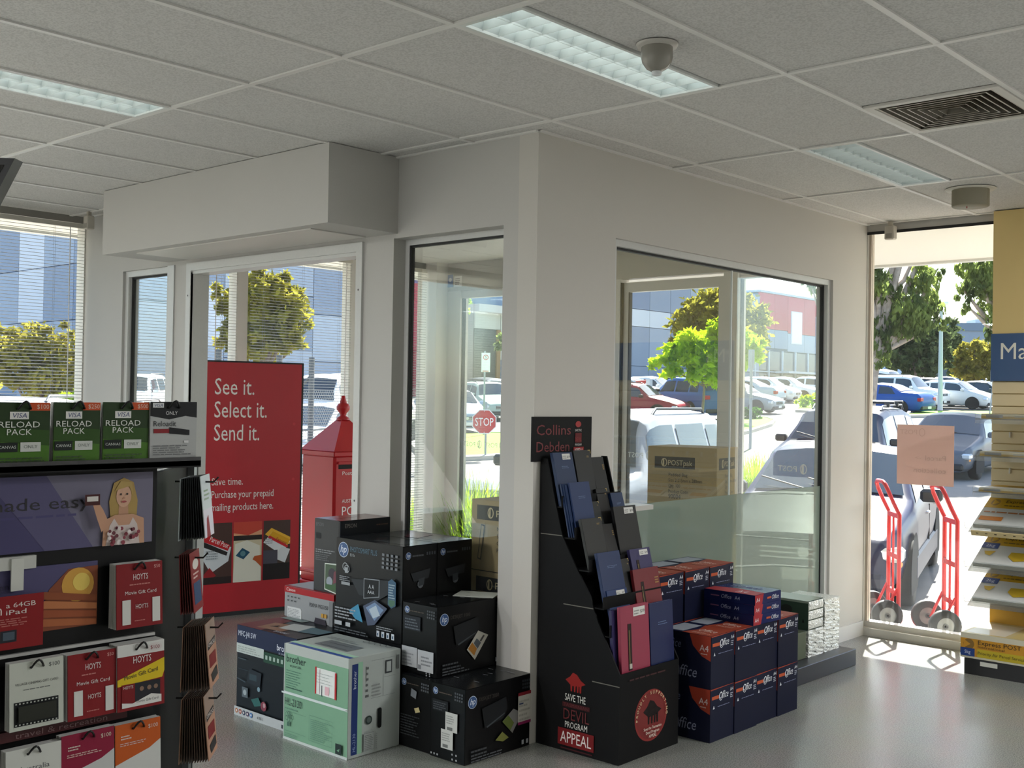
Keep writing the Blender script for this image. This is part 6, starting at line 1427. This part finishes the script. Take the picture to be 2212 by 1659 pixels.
def tree(label, px, depth, crowns, n, size, mat, trunk=.16, bark=BARK, hang=0, seed=1, cat='tree', name='tree', base=None, branches=True, group=None):
    """crowns: (pixel x, pixel y, radius px, radius px vertical) at the tree's own depth"""
    p = spot(px, depth) if base is None else base; mpp = depth / FPX
    t = thing(name, label, cat, (p.x, p.y, p.z), 0, group); cr = []
    for i, (cx_, cy_, rx, rz) in enumerate(crowns):
        rgo = random.Random(seed * 31 + i); q = spot(cx_, depth); z = zat(cx_, cy_, depth); off = FW * rgo.uniform(-.35, .35) * rx * mpp
        cr.append((q.x - p.x + off.x, q.y - p.y + off.y, z - p.z, rx * mpp, rx * mpp, rz * mpp))
    top = sum(c[2] for c in cr) / len(cr)
    mx_, my_ = sum(c[0] for c in cr) / len(cr), sum(c[1] for c in cr) / len(cr)
    if trunk:
        b = MB(); b.tube([(0, 0, -.1), (mx_ * .12 + .05, my_ * .12, top * .35), (mx_ * .3, my_ * .3, top * .6), (mx_ * .6, my_ * .6, top * .95)], [trunk, trunk * .8, trunk * .62, trunk * .25], bark, 9); b.build('trunk', t)
        if branches:
            for c in cr: b = MB(); b.tube([(mx_ * .25, my_ * .25, top * .5), (c[0] * .6 + mx_ * .2, c[1] * .6 + my_ * .2, top * .5 + (c[2] - top * .5) * .6), (c[0], c[1], c[2] + c[5] * .4)], [trunk * .5, trunk * .32, trunk * .1], bark, 6); b.build('branch', t)
    leaves('foliage', cr, n, size, mat, t, hang, seed); return t
tree('small bright yellow-green tree in the middle of the car park', 1515, 45, [(1530, 735, 62, 34), (1590, 745, 52, 34), (1480, 750, 48, 34), (1440, 795, 38, 26), (1540, 790, 60, 42), (1620, 760, 40, 30), (1560, 712, 34, 26)], 6500, .34, L_YEL, .07, seed=3)
tree('rounded olive tree behind the bright yellow-green one', 1555, 58, [(1550, 670, 70, 50), (1510, 700, 55, 50), (1600, 690, 58, 60), (1560, 740, 80, 50), (1640, 700, 22, 36), (1470, 725, 26, 26)], 7500, .42, L_OLIVE, .18, seed=4)
tree('olive tree with a ragged crown behind the blinds above the red board', 575, 36, [(560, 640, 60, 48), (610, 660, 52, 52), (510, 665, 42, 48), (560, 720, 75, 55), (630, 700, 36, 36), (470, 640, 20, 24), (480, 745, 26, 22), (645, 745, 26, 18), (600, 605, 24, 22), (555, 590, 20, 20)], 8500, .30, L_OLIVE, .13, seed=5)
tree('rounded bush tree behind the blind at the far left', 80, 20.5, [(60, 745, 60, 40), (130, 735, 42, 36), (90, 800, 85, 50), (170, 790, 30, 36), (0, 760, 50, 56), (120, 840, 60, 36)], 7000, .17, L_RUST, .07, seed=6)
tree('low green shrub at the foot of the blind near the narrow window', 190, 17.5, [(190, 848, 30, 20), (160, 860, 24, 14)], 1500, .10, L_GRASS, .02, seed=7, cat='shrub', name='shrub')
g_ = tree('large gum tree with pale forked branches at the right window', 1868, 34, [(1925, 640, 36, 30), (1990, 610, 30, 40), (1960, 680, 52, 40), (2005, 660, 28, 30), (1905, 705, 36, 40), (2030, 690, 18, 18), (1900, 760, 26, 40), (1860, 600, 50, 40), (2022, 590, 14, 24), (1950, 440, 80, 70), (2050, 380, 80, 60), (1880, 330, 90, 70), (2000, 250, 90, 60)], 46000, .20, L_GUM, .22, BARKP, hang=1.0, seed=8)
b = MB()
def gp(px, py, d=34): q = spot(px, d); return Vector((q.x, q.y, zat(px, py, d))) - g_.location
b.tube([gp(1868, 760), gp(1882, 660), gp(1905, 625), gp(1932, 562), gp(1940, 540)], [.16, .13, .12, .10, .08], BARKP, 9); b.tube([gp(1882, 665), gp(1915, 640), gp(1950, 605), gp(1965, 570), gp(1985, 548)], [.10, .09, .07, .05, .03], BARKP, 8); b.build('branch', g_)
tree('gum tree crown hanging in from the right above the cars', 2250, 38, [(2120, 600, 40, 40), (2140, 655, 30, 50), (2090, 580, 30, 24), (2078, 632, 22, 18), (2160, 700, 26, 50), (2085, 665, 16, 10), (2180, 620, 50, 70), (2110, 430, 70, 60), (2200, 380, 80, 70), (2140, 290, 80, 60)], 36000, .20, L_GUM, .25, BARKP, hang=1.0, seed=9)
tree('leafy twig end hanging in at the top of the entrance side pane', 1850, 30, [(1770, 612, 30, 18), (1790, 630, 18, 20), (1745, 603, 18, 10)], 700, .16, L_GUM, .12, BARKP, hang=1.0, seed=10)
tree('dark spreading tree behind the cars, left of the lamp pole', 1980, 78, [(1960, 740, 46, 40), (2000, 730, 40, 44), (1935, 770, 34, 34), (1985, 780, 44, 36), (2030, 770, 26, 40)], 5500, .5, L_DARK, .3, seed=11)
tree('olive tree behind the cars at the right, beside the shelf unit', 2105, 80, [(2100, 770, 38, 34), (2130, 780, 28, 34), (2075, 785, 30, 28), (2115, 808, 40, 20)], 4500, .5, L_RUST, .22, seed=12)
tree('thin dark tree rising just right of the lamp pole', 2056, 99, [(2052, 730, 20, 40), (2060, 780, 26, 34)], 2200, .45, L_DARK, .18, seed=13)
tree('tree showing yellow leaves at the left edge of the entrance pane', 985, 44, [(1000, 650, 14, 26), (985, 640, 16, 26)], 900, .3, L_YEL, .08, seed=14)
tree('small tree showing pale leaves beside the column', 1100, 53, [(1086, 742, 16, 18), (1100, 735, 16, 22)], 700, .3, L_GUM, .08, seed=15)
def hedge(label, px, depth, w, top_px, n, mat, seed):
    p = spot(px, depth); h = zat(px, top_px, depth) - p.z; mpp = depth / FPX; t = thing('hedge', label, 'hedge', (p.x, p.y, p.z)); h = max(h, .3)
    leaves('foliage', [(RT.x * w * mpp * q, RT.y * w * mpp * q, h * .5, w * mpp * .45, w * mpp * .45, h * .55) for q in (-.6, -.2, .2, .6)], n, .16, mat, t, 0, seed)
    b = MB(); b.tube([(0, 0, 0), (0, 0, h * .6)], .04, BARK, 6); b.build('stem', t); return t
hedge('bright hedge on the kerbed island by the white cars', 1755, 58, 34, 852, 1600, L_YEL, 21)
hedge('dark green clipped shrub on the grass island', 1622, 46.5, 22, 882, 1200, leaf_mat('shrub_leaves', '#2f5a1e', '#5f8f2c', .4), 22)
hedge('low bright hedge under the dark tree at right', 1985, 80, 26, 826, 900, L_YEL, 23)
def tussock(label, px, depth, h, n, seed, spread=.5):
    p = spot(px, depth); rg = random.Random(seed); t = thing('grass_tussock', label, 'plant', (p.x, p.y, p.z), 0, 'strappy tussocks by the kerb'); vs = []; fs = []
    for _ in range(n):
        a = rg.uniform(0, 2 * PI); r0 = rg.uniform(0, .18); o = Vector((math.cos(a) * r0, math.sin(a) * r0, 0)); dr = Vector((math.cos(a + rg.gauss(0, .4)), math.sin(a + rg.gauss(0, .4)), 0)); le = h * rg.uniform(.6, 1.15); bend = rg.uniform(.1, spread); w = rg.uniform(.010, .018); sd = Vector((-dr.y, dr.x, 0)) * w
        pts = [o + dr * bend * le * (s ** 1.8) + Vector((0, 0, le * (s - .28 * bend * s * s * 1.6))) for s in (0, .35, .7, 1)]
        b_ = len(vs)
        for k, q in enumerate(pts): ww = sd * (1 - k / 3.2); vs += [q - ww, q + ww]
        fs += [(b_ + 2 * k, b_ + 2 * k + 1, b_ + 2 * k + 3, b_ + 2 * k + 2) for k in range(3)]
    me = bpy.data.meshes.new('leaf_blades'); me.from_pydata([tuple(v) for v in vs], [], fs); me.materials.append(L_GRASS); o = bpy.data.objects.new('leaf_blades', me); COL.objects.link(o); o.parent = t; o['kind'] = 'stuff'; return t
for k, (px, d, h) in enumerate(((1005, 11.4, 1.15), (1028, 11.1, 1.15), (1052, 11.0, 1.15), (1072, 10.7, 1.1), (1092, 10.75, 1.1), (980, 11.6, 1.1), (1018, 10.7, .9), (1040, 10.6, .9))): tussock('bright strappy tussock outside the entrance, %s' % ('left of the stop sign', 'just left of the sign pole', 'under the stop sign', 'right of the sign pole', 'beside the column', 'behind the door post', 'in front at left', 'in front at right')[k], px, d, h, 190, 40 + k)
for k, (px, d, h) in enumerate(((1590, 18, 1.05), (1610, 18.4, 1.0), (1628, 18.2, 1.1), (1645, 18.6, 1.1), (1572, 18.2, 1.0), (1660, 18.8, 1.0))): tussock('strappy tussock by the kerb behind the cartons, %s' % ('second from the door post', 'third', 'fourth, left of the pole', 'fifth, beside the blue vehicle', 'first by the door post', 'last, under the blue vehicle')[k], px, d, h, 150, 60 + k)
for k, (px, d, h) in enumerate(((880, 12.5, .9), (905, 13, .8), (930, 12.8, .9), (860, 13.2, .8))): tussock('tussock behind the corner blind, %s' % ('second', 'third', 'nearest the corner', 'first')[k], px, d, h, 110, 80 + k)

# lawns with kerbs
def lawn(name, label, pts, n, seed):
    poly = [spot(px, d) for px, d in pts]; b = MB()
    cx_, cy_ = sum(p.x for p in poly) / len(poly), sum(p.y for p in poly) / len(poly)
    up = [Vector((p.x, p.y, terr(p.x, p.y) + .12)) for p in poly]; c0 = Vector((cx_, cy_, terr(cx_, cy_) + .14)); G = M('#7fb81f', .95, grain=.2, gscale=4)
    for k in range(len(up)):
        b.poly([c0, up[k], up[(k + 1) % len(up)]], G)
    s = b.build(name); tag(s, label, 'lawn', None, 'stuff')
    b = MB()
    for k in range(len(up)):
        p, q = up[k], up[(k + 1) % len(up)]; o_ = (p - c0).normalized() * .22; o2 = (q - c0).normalized() * .22
        b.poly([p + Vector((0, 0, .02)), p + o_ + Vector((0, 0, .0)), q + o2, q + Vector((0, 0, .02))], PATH); b.poly([p + o_, p + o_ - Vector((0, 0, .3)), q + o2 - Vector((0, 0, .3)), q + o2], PATH)
    struct(b.build('kerb'))
lawn('lawn', 'sunlit grass island under the blue wagon with a curved kerb', [(1480, 36), (1560, 37), (1620, 40), (1660, 43.5), (1672, 46), (1650, 48), (1600, 46.4), (1500, 44), (1440, 42)], 0, 1)
lawn('lawn', 'strip of bright grass below the right row of parked cars', [(1955, 50), (2010, 50.5), (2170, 51), (2260, 52), (2260, 55), (2100, 55), (1985, 54.5)], 0, 2)
lawn('lawn', 'bright grass patch behind the stop sign', [(930, 28), (1040, 29), (1130, 30), (1140, 37), (1060, 37), (960, 36), (900, 33)], 0, 3)
lawn('lawn', 'small garden bed on the kerbed island by the white cars', [(1722, 55), (1790, 54), (1830, 56), (1830, 61), (1780, 62), (1730, 60)], 0, 4)

# signs and poles
def octa(r): return [(r * math.cos(PI / 8 + k * PI / 4), r * math.sin(PI / 8 + k * PI / 4)) for k in range(8)]
def facing(p): return math.atan2(CAM.y - p.y, CAM.x - p.x)
GALV = M('#8e979c', .4, .5)
p = spot(1047, 29); zc = zat(1052, 911, 29) - p.z
t = thing('stop_sign', 'red octagonal stop sign on a grey pole outside the entrance', 'sign', p, facing(p))
b = MB(); b.tube([(0, .04, -.1), (0, .04, zc + .5)], .03, GALV, 10); b.build('pole', t)
b = MB(); o8 = octa(.335); b.faces([(.034, y + .0, z + zc) for y, z in o8] + [(.042, y, z + zc) for y, z in o8], [tuple(range(8))[::-1], tuple(range(8, 16))] + [(k, (k + 1) % 8, 8 + (k + 1) % 8, 8 + k) for k in range(8)], M('#e3e3e3', .4)); pl = b.build('plate', t)
b = MB(); f = Face(b, (.042, 0, zc), (0, 1, 0), (0, 0, 1), .001); f.poly(octa(.312), '#b81424'); f.text('STOP', 0, -.105, .205, '#ececea', al='c', w=.47)
for z in (-.27, .27): f.disc(0, z, .012, '#d8d8d8', n=8)
b.build('face_print', pl)
p = spot(1046, 36); z0 = zat(1046, 812, 36) - p.z; z1 = zat(1046, 762, 36) - p.z
t = thing('parking_sign', 'small white no-stopping sign on a pole behind the stop sign', 'sign', p, facing(p)); b = MB(); b.tube([(0, 0, -.1), (0, 0, z1 + .06)], .03, GALV, 8); b.build('pole', t)
pl = boxpart('plate', (.03, .038, -.11, .17, z0 + .12, z1), M('#e4e5e6', .5), t); b = MB(); f = Face(b, (.038, .03, z0), (0, 1, 0), (0, 0, 1), .001); f.ring(0, (z1 - z0) * .8, .085, .02, '#b81424'); f.text('S', 0, (z1 - z0) * .8 - .04, .09, '#22252a', al='c'); f.lines(-.1, .14, .1, .2, 1, '#b81424'); b.build('face_print', pl)
p = spot(1622, 33.5); z0 = zat(1622, 796, 33.5) - p.z; z1 = zat(1622, 755, 33.5) - p.z
t = thing('parking_sign', 'grey back of a sign on a tall pole at the grass island', 'sign', p, facing(p)); b = MB(); b.tube([(0, 0, -.1), (0, 0, z1)], .045, GALV, 10); b.build('pole', t); boxpart('plate', (-.06, -.045, -.09, .09, z0, z1), M('#a7adb6', .5, .3), t)
p = spot(2031, 56); z1 = zat(2031, 658, 56) - p.z
t = thing('street_lamp', 'tall grey car park lamp pole with a white head', 'lamp', p, facing(p)); b = MB(); b.tube([(0, 0, -.1), (0, 0, z1)], [.13, .08], M('#aab3b8', .5), 12); b.build('pole', t); boxpart('lamp_head', (-.3, .3, -.45, .35, z1, z1 + .12), M('#dfe3e4', .5), t, bev=.03); boxpart('lamp_glass', (-.2, .2, -.35, .05, z1 - .06, z1), M('#5d5a58', .3), t)
p = spot(2136, 48); t = thing('parking_sign', 'thin leaning signpost beside the shelf unit', 'sign', p, facing(p)); b = MB(); z1 = zat(2140, 800, 48) - p.z; b.tube([(0, 0, -.1), (0, .22, z1)], .03, GALV, 8); b.build('pole', t); boxpart('plate', (.03, .04, .05, .4, z1 - .5, z1), M('#5c5f66', .5), t)
p = spot(1388, 55); t = thing('fire_hydrant', 'red hydrant standpipe in front of the white cars', 'hydrant', p, facing(p)); b = MB(); b.tube([(0, 0, 0), (0, 0, zat(1388, 822, 55) - p.z)], .12, M('#b4262c', .5), 10); b.build('standpipe', t); b = MB(); z1 = zat(1388, 824, 55) - p.z; b.tube([(0, -.34, z1 - .05), (0, .34, z1 + .02)], .08, M('#b4262c', .5), 8); b.build('outlet', t)
for k, px in enumerate((1356, 1402)): p = spot(px, 54); t = boxpart('bollard', (-.12, .12, -.12, .12, 0, zat(px, 818, 54) - p.z), M('#dfe1e2', .6), None, bev=.02, loc=p); tag(t, 'white square bollard %s of the red hydrant' % ('left', 'right')[k], 'bollard')
# wire fence seen through the left glazing
FD = [(470, 16.5), (602, 18.2), (672, 19.3), (764, 21), (872, 23.4), (960, 26)]
fp = [spot(px, d) for px, d in FD]
t = thing('wire_fence', 'chain-link fence with grey posts beyond the left glazing', 'fence', fp[0]); o0 = fp[0]; FH = 2.15; GD = M('#4d5258', .5)
for k, p in enumerate(fp):
    b = MB(); q = p - o0; b.tube([(q.x, q.y, -.2), (q.x, q.y, FH + .35)], .05, GD, 8); b.tube([(q.x, q.y, FH + .05), (q.x - .22, q.y - .12, FH - .22)], .025, GD, 6); b.build('fence_post', t)
wires = MB(); WM = M('#b5babd', .4, .5); DG = M('#5a6064', .5)
for a, c_ in zip(fp, fp[1:]):
    a, c_ = a - o0, c_ - o0; b = MB(); b.tube([a + Vector((0, 0, 1.25)), c_ + Vector((0, 0, 1.25))], .022, DG, 6); b.tube([a + Vector((0, 0, .1)), c_ + Vector((0, 0, .1))], .012, DG, 6); b.build('rail', t)
    Ls = (c_ - a).length; sp = .085; n = int(Ls / sp); dv = (c_ - a) / Ls
    for k in range(-int(1.9 / sp), n):
        for sg in (1, -1):
            s0, s1 = (k * sp, k * sp + 1.85) if sg > 0 else (k * sp + 1.85, k * sp); z0, z1 = .08, 1.93
            # clip to the bay
            def cl(s0, z0, s1, z1):
                pts = []
                for (sa, za, sb, zb) in ((s0, z0, s1, z1),):
                    t0, t1 = 0., 1.
                    for lo, hi in ((0, Ls),):
                        ds = sb - sa
                        if abs(ds) < 1e-6: continue
                        ta, tb = (lo - sa) / ds, (hi - sa) / ds
                        if ta > tb: ta, tb = tb, ta
                        t0, t1 = max(t0, ta), min(t1, tb)
                    if t1 <= t0: return None
                    return (sa + (sb - sa) * t0, za + (zb - za) * t0, sa + (sb - sa) * t1, za + (zb - za) * t1)
            r_ = cl(s0, z0, s1, z1)
            if not r_: continue
            A_, B_ = a + dv * r_[0] + Vector((0, 0, r_[1])), a + dv * r_[2] + Vector((0, 0, r_[3])); w = .0022
            wires.poly([A_ - Vector((0, 0, w * 1.5)), B_ - Vector((0, 0, w * 1.5)), B_ + Vector((0, 0, w * 1.5)), A_ + Vector((0, 0, w * 1.5))], WM)
o = wires.build('chain_link', t); o['kind'] = 'stuff'

# ---- hand trucks leaning outside the right front window
HT = M('#c41f24', .3); DK = M('#1a1a1b', .6)
def hand_truck(label, p):
    Xd = (RT * math.cos(math.radians(-3)) + FW * math.sin(math.radians(-3))); t = thing('hand_truck', label, 'hand truck', p, math.atan2(Xd.y, Xd.x), 'red hand trucks outside the window')
    w = .135; b = MB()
    for s in (1, -1): 
        b = MB(); b.tube([(0, s * w, .02), (0, s * w, .84), (-.045, s * w, .93), (-.085, s * w, 1.02), (-.10, s * (w - .015), 1.06), (-.105, s * (w - .06), 1.078), (-.105, 0, 1.08)], .0155, HT, 10); b.build('rail', t)
    for z, c_ in ((.26, HT), (.53, HT), (.83, HT)):
        boxpart('cross_bar', (-.012, .012, -w, w, z - .018, z + .018), c_, t)
        if z < .9: boxpart('yellow_label', (.0125, .0135, -.09, .09, z - .014, z + .014), M('#d2a52a', .5), t)
    b = MB(); b.tube([(-.004, 0, .05), (-.004, 0, .83)], .009, HT, 8); b.build('centre_rod', t)
    boxpart('toe_plate', (-.01, .17, -.17, .17, 0.004, .014), HT, t)
    b = MB(); b.tube([(-.10, -.24, .115), (-.10, .24, .115)], .009, DK, 8); b.build('axle', t)
    for s in (1, -1):
        b = MB(); b.tube([(-.10, s * .12, .115), (-.01, s * w, .30)], .010, HT, 6); b.build('brace', t)
        b = MB(); b.wheel((-.10, s * .20, .115), (0, 1, 0), .112, .055, DK, 22); wh = b.build('wheel', t)
        b = MB(); 
        for e in (1, -1):
            b.disc((-.10, s * .20 + e * .020, .115), .064, (0, e, 0), M('#77797a', .4, .3), 18); b.disc((-.10, s * .20 + e * .027, .115), .02, (0, e, 0), M('#56585a', .4, .3), 12)
        b.build('hub', wh)
    return t
hand_truck('red hand truck nearer the corner wall, left of the two', Vector((-.035, 4.165, -.028)))
hand_truck('red hand truck on the right, behind the pink notice', Vector((.42, 4.08, -.028)))
